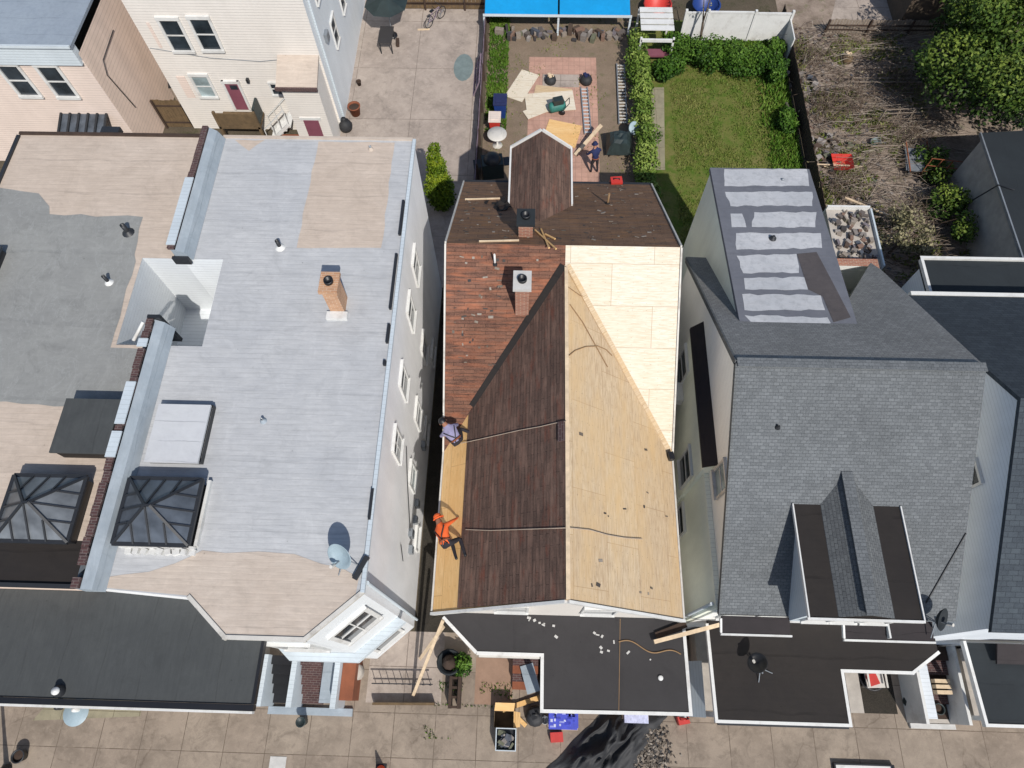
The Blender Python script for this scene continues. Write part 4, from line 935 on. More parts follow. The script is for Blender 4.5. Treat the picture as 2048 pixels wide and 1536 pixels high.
# ------------------------------------------------------------------ dark-shingled house at the right edge
DH = thing('house', 'slate-dark shingled house with pale grey gable wall at the right edge', 'house', (16, 7.5, 0))
HX0, HX1 = 12.5, 19.5; hr = 7.2
m = MB(); a = [(HX0+.05, 12.4, 0), (HX0+.05, 2.0, 0), (HX0+.05, 2.0, 6.6), (HX0+.05, hr, 9.85), (HX0+.05, 12.4, 6.35)]
m.poly(a); wallquad(m, (HX0+.05, 2.0), (HX1, 2.0), 0, 6.6); wallquad(m, (HX1, 12.4), (HX0+.05, 12.4), 0, 6.3); m.poly([(HX1, 2.0, 0), (HX1, 12.4, 0), (HX1, 12.4, 6.35), (HX1, hr, 9.85), (HX1, 2.0, 6.6)])
m.build('wall', 'sid_grey', DH)
MB().slab([(HX0, 1.9, 6.6), (HX1, 1.9, 6.6), (HX1, hr, 10.0), (HX0, hr, 10.0)], .14).build('front_roof_slope', 'shdark', DH)
MB().slab([(HX0, hr, 10.0), (HX1, hr, 10.0), (HX1, 12.55, 6.3), (HX0, 12.55, 6.3)], .14).build('rear_roof_slope', 'shdark', DH)
MB().box(HX0+.3, HX1, 12.56, 12.7, 6.14, 6.32).build('rear_gutter', 'white', DH)
window(DH, (HX0+.05, 6.0, 7.3), (-1, 0, 0), .6, .8)
m = MB().slab([(14.3, 13.0, 5.0), (20, 13.0, 5.0), (20, 14.95, 5.0), (14.3, 14.95, 5.0)], .2); RWg = m.build('rear_flat_roof', 'darkroll', DH)
trim_loop([(14.3, 12.9), (14.3, 14.95), (20, 14.95)], 5.03, .1, .16, False).build('roof_trim', 'white', RWg)
MB().prism([(14.45, 12.41), (19.5, 12.41), (19.5, 14.8), (14.45, 14.8)], 0, 4.78, bottom=False).build('rear_addition', 'sid_grey', DH)
RP3 = thing('porch', 'dark flat-roofed porch with white edging at the right edge of the photo', 'porch', (16, .7, 0))
MB().slab([(13.9, -.35, 3.2), (20, -.35, 3.2), (20, 1.9, 3.2), (13.8, 1.9, 3.2)], .15).build('roof', 'darkroll', RP3)
trim_loop([(13.77, 1.9), (13.87, -.4), (20, -.4)], 3.15, .09, .18, False).build('edge_trim', 'white', RP3)
for x in (14.8, 18.5): MB().box(x-.07, x+.07, -.3, -.16, 0, 3.04).build('post', 'white', RP3)
MB().box(15.0, 20, -.25, 1.9, 0, .8).build('deck', 'stucco', RP3)
MB().slab([(14.5, 1.3, 3.4), (15.8, 1.3, 3.4), (15.8, 1.86, 3.65), (14.5, 1.86, 3.65)], .08).build('brick_sill', 'pent', RP3)
# ------------------------------------------------------------------ houses at the back left
CR = thing('house', 'cream sided house with plum doors behind the left rowhouses', 'house', (-13.3, 30, 0))
CY = 25.7; cx0, cx1 = -17.07, -9.5
m = MB(); wallquad(m, (cx0, CY), (cx1, CY), 0, 9.6); wallquad(m, (cx0, 42), (cx0, CY), 0, 9.6); wallquad(m, (cx1, 42), (cx0, 42), 0, 9.6); m.build('wall', 'sid_cream', CR)
m = MB(); wallquad(m, (cx1, CY), (cx1, 42), 0, 9.6); m.build('side_wall', 'sid_white', CR)
MB().box(cx0-.2, cx1+.2, CY-.2, 42.2, 9.602, 9.75).build('roof', 'grey_tar', CR)
for px, py in ((352, 70), (412, 68)):
    p = WY(px, py, CY); window(CR, (p.x, CY, p.z), (0, -1, 0), .78, 1.5, fw_=.12, proud=.07)
p = WY(408, 172, CY); window(CR, (p.x, CY, p.z), (0, -1, 0), .7, 1.15, glass='glass_pale', fw_=.12)
p = WY(553, 177, CY); window(CR, (p.x, CY, p.z), (0, -1, 0), .42, .62, fw_=.08)
for (a, b) in (((292, 45), (332, 95)), ((352, 152), (398, 195))):
    p, q = WY(*a, CY), WY(*b, CY); MB().box(p.x, q.x-.15, CY-.03, CY-.002, q.z, p.z).build('boarded_patch', 'sid_pink', CR)
p, q = WY(444, 160, CY), WY(500, 218, CY)
d = MB().box(p.x+.05, q.x-.02, CY-.05, CY-.005, q.z, p.z-.15).build('door', 'purple', CR)
m = MB().box(p.x-.06, p.x+.05, CY-.09, CY-.002, q.z, p.z); m.box(q.x-.02, q.x+.09, CY-.09, CY-.002, q.z, p.z); m.box(p.x-.08, q.x+.11, CY-.1, CY-.002, p.z-.14, p.z); m.build('door_frame', 'white', d)
MB().box(p.x+.25, p.x+.6, CY-.06, CY-.052, p.z-.5, p.z-.25).build('door_pane', 'glass', d)
l = WY(492, 155, CY); MB().box(l.x, l.x+.12, CY-.16, CY-.002, l.z-.2, l.z).build('wall_lamp', 'dark', CR)
m = MB().tube([WY(300, 95, CY)-Vector((0, .03, 0)), WY(420, 115, CY)-Vector((0, .03, 0)), WY(520, 122, CY)-Vector((0, .03, 0)), WY(575, 117, CY)-Vector((0, .03, 0))], .015, 5); m.build('wall_cable', 'galv', CR)
EX = MB().prism([(-11.25, 24.4), (cx1-.1, 24.4), (cx1-.1, CY-.002), (-11.25, CY-.002)], 0, lambda p: 3.9+.35*(p[1]-24.4), bottom=False, top=False).build('entry_extension', 'sid_cream', CR)
MB().slab([(-11.4, 24.25, 3.95), (cx1-.05, 24.25, 3.95), (cx1-.05, CY-.003, 4.45), (-11.4, CY-.003, 4.45)], .1).build('extension_roof', 'tan_smooth', EX)
MB().box(-11.42, cx1-.03, 24.15, 24.24, 3.82, 3.98).build('extension_fascia', 'coping', EX)
MB().box(-10.75, -10.05, 24.34, 24.397, 0.0, 1.95).build('lower_door', 'purple', EX)
MB().box(-10.9, -9.9, 24.35, 24.396, 1.96, 2.1).build('door_head', 'white', EX)
for yy, zz in ((27.6, 6.4), (29.6, 6.9), (31.5, 6.9), (28.6, 3.4), (31, 3.4), (33.3, 3.4), (33.5, 6.9)): window(CR, (cx1, yy, zz), (1, 0, 0), .7, 1.3)
MB().tube([(cx1+.06, 26.2, .1), (cx1+.06, 26.2, 9.4)], .06, 8).build('downpipe', 'sid_bluewhite', CR)
MB().box(cx1, cx1+.16, 26.9, 27.3, 4.1, 4.5).build('meter_box', 'galv', CR)
# wooden landing and white stair
t = thing('timber_landing', 'brown timber landing and boarded rail below the plum door', 'landing', (-14, 25, 0))
MB().box(-15.1, -13.1, 24.6, CY-.1, 1.1, 1.22).build('platform', 'wood', t)
for x in (-15.05, -13.15): MB().box(x-.06, x+.06, 24.6, 24.72, 0, 2.1).build('post', 'wood', t)
MB().box(-15.0, -13.2, 24.63, 24.69, 1.25, 2.0).build('rail_board', 'wood', t); MB().box(-13.2, -13.1, 24.75, 25.5, 1.25, 2.2).build('rail_board', 'greentarp', t)
t = thing('white_stair', 'narrow white stair with handrails beside the cream entry extension', 'stairs', (-12, 25, 0))
for k in range(5): MB().box(-12.95+k*.26, -12.7+k*.26, 24.75, 25.55, .24*k+.12, .24*k+.17).build('step', 'white', t)
for yy in (24.72, 25.58):
    MB().bar((-13.0, yy, .1), (-11.7, yy, 1.3), .05, .16).build('stringer', 'white', t); MB().bar((-13.0, yy, .95), (-11.7, yy, 2.2), .05).build('handrail', 'white', t)
    for k in (0, .33, .66, 1): MB().bar((-13+1.3*k, yy, .1+1.2*k), (-13+1.3*k, yy, .97+1.22*k), .035).build('baluster', 'white', t)
tag(MB().box(-12.2, -11.35, 23.9, 24.7, 0, .7).build('brick_step', 'terracotta'), 'brown brick step block left of the lower plum door', 'step')

GR = thing('house', 'pinkish cream house with blue-grey flat roof in the back left corner', 'house', (-24, 29, 0))
gx = -18.6; gy = 23.4
m = MB(); wallquad(m, (-34, gy), (gx, gy), 0, 6.0); m.build('front_wall', 'sid_pink', GR)
m = MB(); wallquad(m, (gx, gy), (gx, 38), 0, 6.3); wallquad(m, (gx, 38), (-34, 38), 0, 6.3); m.build('side_wall', 'sid_beige', GR)
MB().box(-34, gx-.05, gy-.16, gy+.2, 5.85, 6.72).build('frieze', 'sid_bluewhite', GR)
MB().slab([(-34, gy-.2, 6.8), (gx-.0, gy-.2, 6.8), (gx-.0, 38, 6.5), (-34, 38, 6.5)], .12).build('roof', 'palegrey_roof', GR)
MB().bar((-34, gy-.22, 6.8), (gx, gy-.22, 6.8), .1, .12).build('roof_edge', 'sid_bluewhite', GR)
for px, py in ((38, 160), (115, 162)):
    p = WY(px, py, gy); window(GR, (p.x, gy, p.z), (0, -1, 0), .8, 1.55, fw_=.13, proud=.08)
m = MB().tube([WX(225, 60, gx)+Vector((.03, 0, 0)), WX(205, 120, gx)+Vector((.03, 0, 0)), WX(213, 150, gx)+Vector((.03, 0, 0)), WX(270, 215, gx)+Vector((.03, 0, 0))], .02, 5); m.build('wall_cable', 'dark', GR)
for i in range(2): tag(MB().tube([(-24.5, 25.5, 6.76), (-24.0+i*.6, 25.9+i*.3, 6.9), (-23.6, 26.5-i*.5, 6.76)], .03, 5).build('roof_cable', 'dark', GR))
# clutter in the alley between them
for i, (px, py, mt, lab, nm, ct) in enumerate([(248, 55, 'black', 'black bin in the alley beside the beige side wall, nearest the top of the photo', 'refuse_bin', 'bin'), (268, 85, 'galv', 'grey metal box in the alley beside the beige side wall', 'metal_box', 'box'),
        (305, 160, 'black', 'black barrel standing half way down the alley', 'barrel', 'barrel'), (340, 185, 'woodgrey', 'weathered crate at the near end of the alley', 'crate', 'crate')]):
    p = W(px, py, 1.0); p.x = -18.1 + .2*(i % 2); p.z = 0
    p.y = 26.2+[6, 4.5, 2.6, 1.2][i]
    t = thing(nm, lab, ct, p)
    if nm == 'barrel':
        MB().lathe(p, [(.28, 0), (.32, .4), (.28, .85), (0, .85)], 14).build('body', mt, t); MB().lathe(p+Z*.851, [(.29, 0), (.29, .04), (0, .05)], 14).build('lid', 'dark', t)
    else:
        MB().obox(p, .55, .6, .85+.15*i, .1*i).build('body', mt, t); MB().obox(p+Z*(.851+.15*i), .6, .66, .05, .1*i).build('lid', 'dark' if mt != 'galv' else 'galv', t)
def fence(name, label, a, b, h, mat, board=.14, gap=.012, post='wooddark', cat='fence', z0=0.0):
    a = Vector((*a, z0)); b = Vector((*b, z0)); d = (b-a); L_ = d.length; d.normalize(); n = Vector((-d.y, d.x, 0))
    t = thing(name, label, cat, (a+b)/2)
    m = MB(); k = 0; rnd = random.Random(int(L_*100))
    while k < L_-.02:
        w_ = min(board, L_-k); hh = h+rnd.uniform(-.04, .04); p = a+d*(k+w_/2)
        m.obox(p+n*rnd.uniform(-.006, .006)+Z*.04, w_-gap, .02, hh, math.atan2(d.y, d.x)); k += board
    m.build('boards', mat, t)
    k = 0.06
    while k < L_+.05:
        MB().obox(a+d*min(k, L_-.05)-n*.07, .09, .09, h+.06, math.atan2(d.y, d.x)).build('post', post, t); k += 2.2
    for zz in (.35, h-.3): m = MB().bar(a-n*.03+Z*zz, b-n*.03+Z*zz, .03, .08); m.build('rail', post, t)
    return t
fence('wooden_fence', 'brown fence closing the alley beside the beige-sided house', (-18.5, 25.75), (-17.15, 25.75), 1.7, 'wood')
# dark glazed canopy on the front of the pinkish house, rising over the far-left roof
AW = thing('glazed_canopy', 'dark framed glass canopy on the front of the pinkish cream house', 'canopy', (-22.8, 22.7, 0))
c0, c1 = WY(118, 245, 22.9), WY(208, 245, 22.9)
MB().slab([(c0.x, 22.1, 2.75), (c1.x, 22.1, 2.75), (c1.x, gy-.003, 3.1), (c0.x, gy-.003, 3.1)], .05).build('glass_roof', 'sky_glass2', AW)
for i in range(6):
    x = c0.x+(c1.x-c0.x)*i/5; MB().bar((x, 22.05, 2.79), (x, gy-.01, 3.15), .09, .07).build('rafter', 'dark', AW)
MB().bar((c0.x-.1, 22.08, 2.72), (c1.x+.1, 22.08, 2.72), .12, .14).build('beam', 'dark', AW)
for x in (c0.x+.05, c1.x-.05): MB().box(x-.05, x+.05, 22.05, 22.15, 0, 2.64).build('post', 'dark', AW)
#TRK1
# ------------------------------------------------------------------ trees, hedges, shrubs
def crown(clumps, n, size, seed=1, flat=.85, shell=.55):
    r = random.Random(seed); st = random.getstate(); random.seed(seed); m = MB()
    tot = sum(c[3]**2 for c in clumps)
    for cx, cy, cz, cr in clumps:
        sh_ = r.uniform(-.3, .26)
        for i in range(int(n*cr*cr/tot)):
            v = Vector((r.gauss(0, 1), r.gauss(0, 1), r.gauss(0, 1))).normalized()
            rad = cr*(shell+(1-shell)*r.random()**.5)*r.uniform(.85, 1.12)
            p = Vector((cx, cy, cz))+Vector((v.x, v.y, v.z*flat))*rad
            if p.z < .05: continue
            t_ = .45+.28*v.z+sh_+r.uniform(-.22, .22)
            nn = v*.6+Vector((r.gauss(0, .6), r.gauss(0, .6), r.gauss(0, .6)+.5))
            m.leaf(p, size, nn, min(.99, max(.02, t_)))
    random.setstate(st); return m
def tree(name, label, base, clumps, n, size, leaf, trunk_r=.16, cat='tree', seed=1, group=None, limbs=True):
    base = Vector(base); t = thing(name, label, cat, base, group)
    cz = sum(c[2] for c in clumps)/len(clumps); ctr = Vector((sum(c[0] for c in clumps)/len(clumps), sum(c[1] for c in clumps)/len(clumps), cz))
    m = MB(); fork = base.lerp(ctr, .55)
    m.tube([base, base.lerp(fork, .5)+Vector((.05, .03, 0)), fork], [trunk_r, trunk_r*.8, trunk_r*.65], 9)
    if limbs:
        for c in clumps[::max(1, len(clumps)//9)]:
            e_ = Vector(c[:3]); m.tube([fork, fork.lerp(e_, .5)+Vector((0, 0, .15)), e_], [trunk_r*.5, trunk_r*.3, trunk_r*.1], 6)
    m.build('trunk', 'bark', t)
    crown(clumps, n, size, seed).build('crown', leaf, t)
    return t
def rclumps(c, rx, ry, rz, n, r0, r1, seed):
    r = random.Random(seed); out = []
    for i in range(n):
        while True:
            v = Vector((r.uniform(-1, 1), r.uniform(-1, 1), r.uniform(-1, 1)))
            if .25 < v.length < 1: break
        out.append((c[0]+v.x*rx, c[1]+v.y*ry, c[2]+v.z*rz, r.uniform(r0, r1)))
    return out

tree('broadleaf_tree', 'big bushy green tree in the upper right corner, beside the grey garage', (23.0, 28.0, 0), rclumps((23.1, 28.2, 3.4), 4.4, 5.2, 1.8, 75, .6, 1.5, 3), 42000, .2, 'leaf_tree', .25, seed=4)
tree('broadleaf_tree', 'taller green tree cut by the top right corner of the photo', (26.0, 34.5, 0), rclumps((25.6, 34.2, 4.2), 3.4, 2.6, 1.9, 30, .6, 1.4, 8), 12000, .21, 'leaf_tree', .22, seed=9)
tree('evergreen_shrub', 'pointed yellow-green conifer shrub in the driveway behind the silver-roofed house', (-4.15, 21.0, 0), [(-4.15+.05*math.sin(i*2), 21.0+.05*math.cos(i*3), .5+i*.33, .72-.045*i if i > 3 else .6+.03*i) for i in range(11)], 7500, .14, 'leaf_shrub', .07, 'shrub', 6, limbs=False)
hb = []
rnd = random.Random(11)
for i in range(26):
    f = i/25; x = 5.45+rnd.uniform(-.12, .12)+.05*f; y = 18.2+f*13.6; hb.append((x, y, .75+rnd.uniform(-.15, .25), rnd.uniform(.5, .68)))
t = thing('hedge', 'long bright green hedge between the dirt yard and the lawn', 'hedge', (5.45, 25, 0))
m = MB()
for c in hb[::3]: m.tube([(c[0], c[1], 0), (c[0]+.03, c[1], c[2])], [.04, .02], 6)
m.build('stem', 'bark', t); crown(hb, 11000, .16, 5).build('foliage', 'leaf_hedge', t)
def bush(label, c, rx, ry, h, n, leaf, seed, size=.17, group=None, name='bush'):
    cl = rclumps((c[0], c[1], h*.5), rx*.7, ry*.7, h*.3, 9, min(rx, ry)*.45, min(rx, ry)*.7, seed)
    return tree(name, label, (c[0], c[1], 0), cl, n, size, leaf, .05, 'bush', seed, group)
for i, (px, py, rx, ry, h) in enumerate([(1362, 100, .95, 1.0, 1.5), (1412, 108, 1.05, 1.1, 1.4), (1462, 112, 1.0, 1.1, 1.35), (1512, 118, .95, 1.1, 1.1)]):
    p = W(px, py, .6); bush(['leafy green bush at the left end of the row below the white fence', 'second leafy bush from the left in the row below the white fence', 'third leafy bush from the left in the row below the white fence', 'darker leafy bush at the right end of the row below the white fence'][i], (p.x, p.y), rx, ry, h, 3000, 'leaf_bush', 20+i, .15, 'green bushes along the back of the lawn')
for i, (x, y, h) in enumerate([(12.5, 29.6, 1.3), (12.7, 26.4, .9), (7.3, 30.2, 1.2)]):
    bush(['wild tall bush in the far right corner of the lawn', 'loose low bush along the right edge of the lawn', 'wild bush at the far left corner of the lawn, beside the swing seat'][i], (x, y), .6, 1.0, h, 1800, 'leaf_bush', 61+i, .15)
p = W(1330, 140, .4); bush('low dark green bush at the near left of the bush row', (p.x, p.y), .7, .8, .9, 1400, 'leaf_bush', 31)
p = W(1550, 100, .4); bush('small dark bush in the corner of the lawn by the garden fence', (p.x, p.y), .5, .8, 1.0, 1100, 'leaf_bush', 32)
p = W(1800, 480, 1.0)
tree('pale_shrub', 'pale blossoming bare-branched shrub behind the slate-dark house', (p.x, p.y, 0), rclumps((p.x, p.y, 1.3), 1.0, 1.2, .7, 12, .3, .55, 5), 1500, .15, 'leaf_dry', .07, 'shrub', 12)
p = W(1870, 440, .5); tree('dark_shrub', 'dark green shrub beside the grey garage wall', (19.2, p.y, 0), rclumps((19.1, p.y, .9), .6, 1.6, .5, 8, .4, .6, 6), 2000, .17, 'leaf_tree', .06, 'shrub', 13)
p = W(1850, 340, .4); tree('dark_shrub', 'low dark shrub between the garden litter and the garage', (p.x+.6, p.y, 0), rclumps((p.x+.6, p.y, .6), .8, 1.6, .4, 8, .35, .6, 16), 1700, .17, 'leaf_tree', .06, 'shrub', 14)
p = W(918, 1308, .6); bush('small fresh green bush below the corner of the middle porch', (-2.05, .95), .42, .42, 1.0, 900, 'leaf_bush', 41, .13)
p = W(8, 300, 1); tree('broadleaf_tree', 'green tree just left of the far-left rowhouse', (-19.3, 17.4, 0), rclumps((-19.3, 17.2, 3.0), 1.6, 2.2, 1.5, 14, .6, 1.0, 51), 4500, .22, 'leaf_bush', .14, seed=52)
# grass
def blades(name, label, pts, n, hmin, hmax, mat, seed, test=None):
    r = random.Random(seed); m = MB(); xs_ = [p[0] for p in pts]; ys_ = [p[1] for p in pts]
    def inside(x, y):
        c = False; k = len(pts)
        for i in range(k):
            (a, b), (c_, d) = pts[i], pts[(i+1) % k]
            if (b > y) != (d > y) and x < (c_-a)*(y-b)/(d-b)+a: c = not c
        return c
    from mathutils import noise as mn
    i = 0
    while i < n:
        x = r.uniform(min(xs_), max(xs_)); y = r.uniform(min(ys_), max(ys_))
        if not inside(x, y): continue
        i += 1
        d = mn.noise(Vector((x*.55, y*.55, seed)))+.5*mn.noise(Vector((x*1.7, y*1.7, seed)))
        e = min(abs(x-max(xs_)), 2.0)/2.0
        if test and not test(x, y, d, r): continue
        h = r.uniform(hmin, hmax); a = r.uniform(0, 6.28); ww = h*.28; dx, dy = math.cos(a)*ww, math.sin(a)*ww; lx, ly = r.uniform(-.7, .7)*h, r.uniform(-.7, .7)*h
        m.poly([(x-dx, y-dy, .006), (x+dx, y+dy, .006), (x+lx, y+ly, h)], min(.99, max(.02, .5+d*.6+r.uniform(-.25, .25))))
    return tag(m.build(name, mat), label, 'grass', kind='stuff')
lawn = [(6.9, 15.3), (12.9, 15.2), (13.2, 32.6), (7.2, 32.6)]
blades('lawn_grass', 'patchy olive lawn grass between the hedge and the garden fence', lawn, 42000, .05, .12, 'grass', 3, lambda x, y, d, r: r.random() < .6+d)
blades('lush_grass', 'bright tall grass along the right and back edges of the lawn', [(11.4, 15.3), (13.1, 15.2), (13.25, 33), (7, 33), (7, 31), (11.6, 30.5)], 15000, .1, .26, 'grass_lush', 4, lambda x, y, d, r: r.random() < min(1, max((x-11.3)/1.5, (y-30)/2))+.1*d)
blades('yard_grass', 'strip of green grass along the left fence of the dirt yard', [(-2.35, 25.6), (-1.3, 25.8), (-1.35, 34.3), (-2.4, 34.4)], 7000, .08, .2, 'grass_lush', 5, lambda x, y, d, r: r.random() < .75+d)
blades('yard_weeds', 'thin weeds scattered over the dirt yard', [(-2.3, 18), (5, 18), (5.1, 34), (-2.3, 34)], 5000, .05, .12, 'grass', 6, lambda x, y, d, r: d > .22)
blades('pavement_weeds', 'weeds in the cracks of the front pavement', [(-3.2, -1.4), (-.2, -1.4), (-.2, .4), (-3.2, .4)], 1600, .04, .12, 'grass_lush', 7, lambda x, y, d, r: d > .12 or abs(y+.35) < .04)
blades('garden_weeds', 'patches of olive weeds in the littered garden', [(13.6, 14), (20, 14), (20, 33), (13.6, 33)], 22000, .06, .24, 'grass', 8, lambda x, y, d, r: d > .05)
blades('left_yard_grass', 'grass left of the far-left rowhouse', [(-22, 12), (-17, 12), (-17, 20), (-22, 20)], 5000, .08, .2, 'grass_lush', 9)
# dry twigs and litter in the garden
r = random.Random(77); m = MB()
for i in range(1900):
    x, y = r.uniform(13.7, 20.5), r.uniform(13.5, 33.5)
    if y < 15.9 and x < 14: continue
    a = r.gauss(0, .5) if r.random() < .65 else r.uniform(0, 3.14); l = r.uniform(.3, 1.5); z = r.uniform(.03, .3)
    d = Vector((math.cos(a), math.sin(a), r.uniform(-.12, .25)))*l; p = Vector((x, y, z)); q = p+d; q.z = max(.02, q.z)
    m.bar(p, q, r.uniform(.006, .016), tint=r.random()*.98+.01)
for i in range(750):
    x, y = r.uniform(13.8, 20.4), r.uniform(15, 33)
    a = r.gauss(0, .22); l = r.uniform(.8, 2.4); z = r.uniform(.15, .7); p = Vector((x, y, z)); d = Vector((math.cos(a), math.sin(a), 0))*l
    q1 = p+d*.5+Vector((0, r.uniform(-.15, .15), r.uniform(0, .2))); q2 = p+d+Vector((0, r.uniform(-.2, .2), r.uniform(-.4, .1))); q2.z = max(.05, q2.z); t_ = r.random()*.98+.01
    m.bar(p, q1, r.uniform(.006, .014), tint=t_); m.bar(q1, q2, r.uniform(.005, .011), tint=t_)
tag(m.build('dry_twigs', 'twig'), 'tangle of dry twigs and cut stems over the garden', 'twigs', kind='stuff')
m = MB()
for i in range(1300):
    x = r.gauss(15.0, 1.3) if r.random() < .6 else r.uniform(13.6, 20); y = r.uniform(15, 33.5)
    if not 13.6 < x < 20: continue
    m.obox((x, y, .005), r.uniform(.04, .2), r.uniform(.03, .13), r.uniform(.01, .06), r.uniform(0, 3), r.random()*.98+.01)
tag(m.build('garden_litter', 'litter'), 'scattered stones, slates and litter covering the garden', 'litter', kind='stuff')

# ------------------------------------------------------------------ fences and yards
fence('wooden_fence', 'low mauve-brown fence between the driveway and the dirt yard', (-2.6, 18.2), (-2.6, 35.4), 1.0, 'lilacgrey', .3, .05)
fence('wooden_fence', 'dark fence between the lawn and the littered garden', (13.38, 15.2), (13.38, 34.0), 1.0, 'wooddark', .16)
fence('wooden_fence', 'silvered low fence across the back of the littered garden', (15.6, 33.0), (21.5, 33.0), .9, 'woodgrey', .16, .03)
fence('wooden_fence', 'brown fence across the back of the concrete driveway', (-8.3, 34.7), (-2.75, 34.7), .7, 'wood', .22)
m = MB()
for (x0, y0, x1, y1) in [(16.3, 29.4, 20.2, 29.4), (16.4, 29.1, 20.0, 29.15), (16.5, 24.8, 18.2, 24.9)]: m.bar((x0, y0, .35), (x1, y1, .35), .05)
for x in (16.4, 18.2, 20.0): m.bar((x, 29.3, 0), (x, 29.3, .5), .06)
tag(m.build('rail_frame', 'woodgrey'), 'weathered rail frame standing in the middle of the garden', 'frame')
PF = thing('tarp_canopy', 'bright blue tarpaulin canopy cut by the top edge of the photo', 'canopy', (1.3, 34, 0))
for x0, x1 in ((-2.6, 1.25), (1.35, 5.05)):
    MB().slab([(x0, 32.7, 1.3), (x1, 32.7, 1.3), (x1, 37.4, 1.9), (x0, 37.4, 1.9)], .04).build('tarp_panel', 'bluetarp', PF)
MB().bar((-2.7, 32.66, 1.22), (5.15, 32.66, 1.22), .06, .12).build('front_rail', 'sid_bluewhite', PF)
for x in (-2.65, 1.3, 5.1):
    for y, h in ((32.75, 1.2), (37.3, 1.8)): MB().box(x-.05, x+.05, y-.05, y+.05, 0, h).build('post', 'sid_bluewhite', PF)
r = random.Random(8); m = MB()
for i in range(60): m.obox((r.uniform(-1.9, 4.8), r.uniform(32.3, 33.0), 0), r.uniform(.1, .5), r.uniform(.1, .3), r.uniform(.08, .4), r.uniform(0, 3), r.random()*.98+.01)
tag(m.build('junk_row', 'litter'), 'row of mixed junk piled along the front of the blue canopy', 'junk', kind='stuff')
# white panels beyond the lawn
WP = thing('white_fence', 'white panel fence behind the bushes at the back of the lawn', 'fence', (10.7, 32.4, 0))
fx = [W(1366, 60, .8).x, W(1410, 60, .8).x, W(1502, 60, .8).x, 13.35]
for i in range(3):
    MB().box(fx[i]+.07, fx[i+1]-.07, 32.38, 32.42, .08, 1.62+.05*(i == 1)).build('panel', 'white', WP)
    MB().box(fx[i]+.07, fx[i+1]-.07, 32.355, 32.445, 1.63+.05*(i == 1), 1.72+.05*(i == 1)).build('top_rail', 'white', WP)
for x in fx: MB().box(x-.06, x+.06, 32.33, 32.47, 0, 1.85).build('post', 'white', WP)
MB().box(13.3, 13.36, 30.9, 32.32, .05, 1.4).build('end_panel', 'white', WP)
GB = thing('garden_bench', 'white slatted garden swing seat by the top of the hedge', 'swing seat', (6.2, 33, 0))
for i in range(4): MB().box(5.5, 7.2, 31.2+i*.45, 31.55+i*.45, 1.55, 1.6).build('canopy_slat', 'white', GB)
MB().box(5.6, 7.1, 30.6, 31.1, .45, .55).build('seat', 'purple', GB)
for x in (5.5, 7.15):
    for y in (30.7, 32.8): MB().box(x-.05, x+.05, y-.05, y+.05, 0, 1.54).build('post', 'white', GB)
MB().box(5.5, 7.2, 30.65, 30.75, 1.3, 1.45).build('front_rail', 'white', GB)
for px, mt, lab in ((1315, 'red', 'red plastic tub behind the white swing seat'), (1412, 'blue', 'dark blue tub behind the white fence')):
    p = W(px, 2, .5); t = thing('plastic_tub', lab, 'tub', (p.x, 34.6, 0))
    MB().lathe((p.x, 34.6, 0), [(.5, 0), (.7, .5), (.74, .5), (.66, .45), (.48, .05), (0, .05)], 18).build('bowl', mt, t); MB().lathe((p.x, 34.6, .5), [(.7, 0), (.78, .02), (.78, .06), (.7, .06)], 18).build('rim', mt, t)
tree('bare_tree', 'thin grey bare tree trunk beside the white fence', (8.67, 31.2, 0), [(8.7, 31.6, 2.6, .3), (8.4, 32.5, 3.2, .3), (9.0, 32.6, 3.0, .3)], 60, .12, 'leaf_dry', .09, seed=61)
# shed / garage on the right
SH = thing('garage', 'grey walled garage with black roof at the right edge, below the big tree', 'garage', (23, 20, 0))
MB().prism([(19.95, 15.5), (27, 15.5), (27, 23.0), (19.95, 23.0)], 0, lambda p: 2.85+.1*(p[0]-19.95), bottom=False, top=False).build('wall', 'stucco', SH)
MB().slab([(19.8, 15.4, 2.95), (27.1, 15.4, 3.7), (27.1, 23.15, 3.7), (19.8, 23.15, 2.95)], .1).build('roof', 'darkroll', SH)
m = MB().bar((19.78, 15.4, 2.92), (19.78, 23.15, 2.92), .06, .14); m.build('fascia', 'galv', SH)
MB().tube([(19.7, 20.8, .6), (19.68, 20.6, 1.6), (19.75, 20.2, 3.0), (20.3, 19.9, 3.06)], .03, 6).build('service_cable', 'dark', SH)
BH = thing('outbuilding', 'brown walled outbuilding with white-framed rooflight at the top right edge', 'outbuilding', (21, 36, 0))
MB().box(19.6, 22.0, 33.4, 38, 0, 2.6).build('wall', 'bark', BH)
MB().box(22.05, 27, 33.7, 38, 0, 2.6).build('wall', 'stucco', BH)
MB().slab([(21.6, 33.1, 2.7), (24.6, 33.1, 2.7), (24.6, 38.2, 3.2), (21.6, 38.2, 3.2)], .08).build('roof', 'darkroll', BH)
trim_loop([(21.6, 38), (21.6, 33.08), (24.6, 33.08)], 2.8, .12, .14, False).build('roof_trim', 'white', BH)
flat('back_path', 'conc', [(16.0, 33.4), (19.6, 33.4), (19.9, 37), (17.2, 37)], .008)
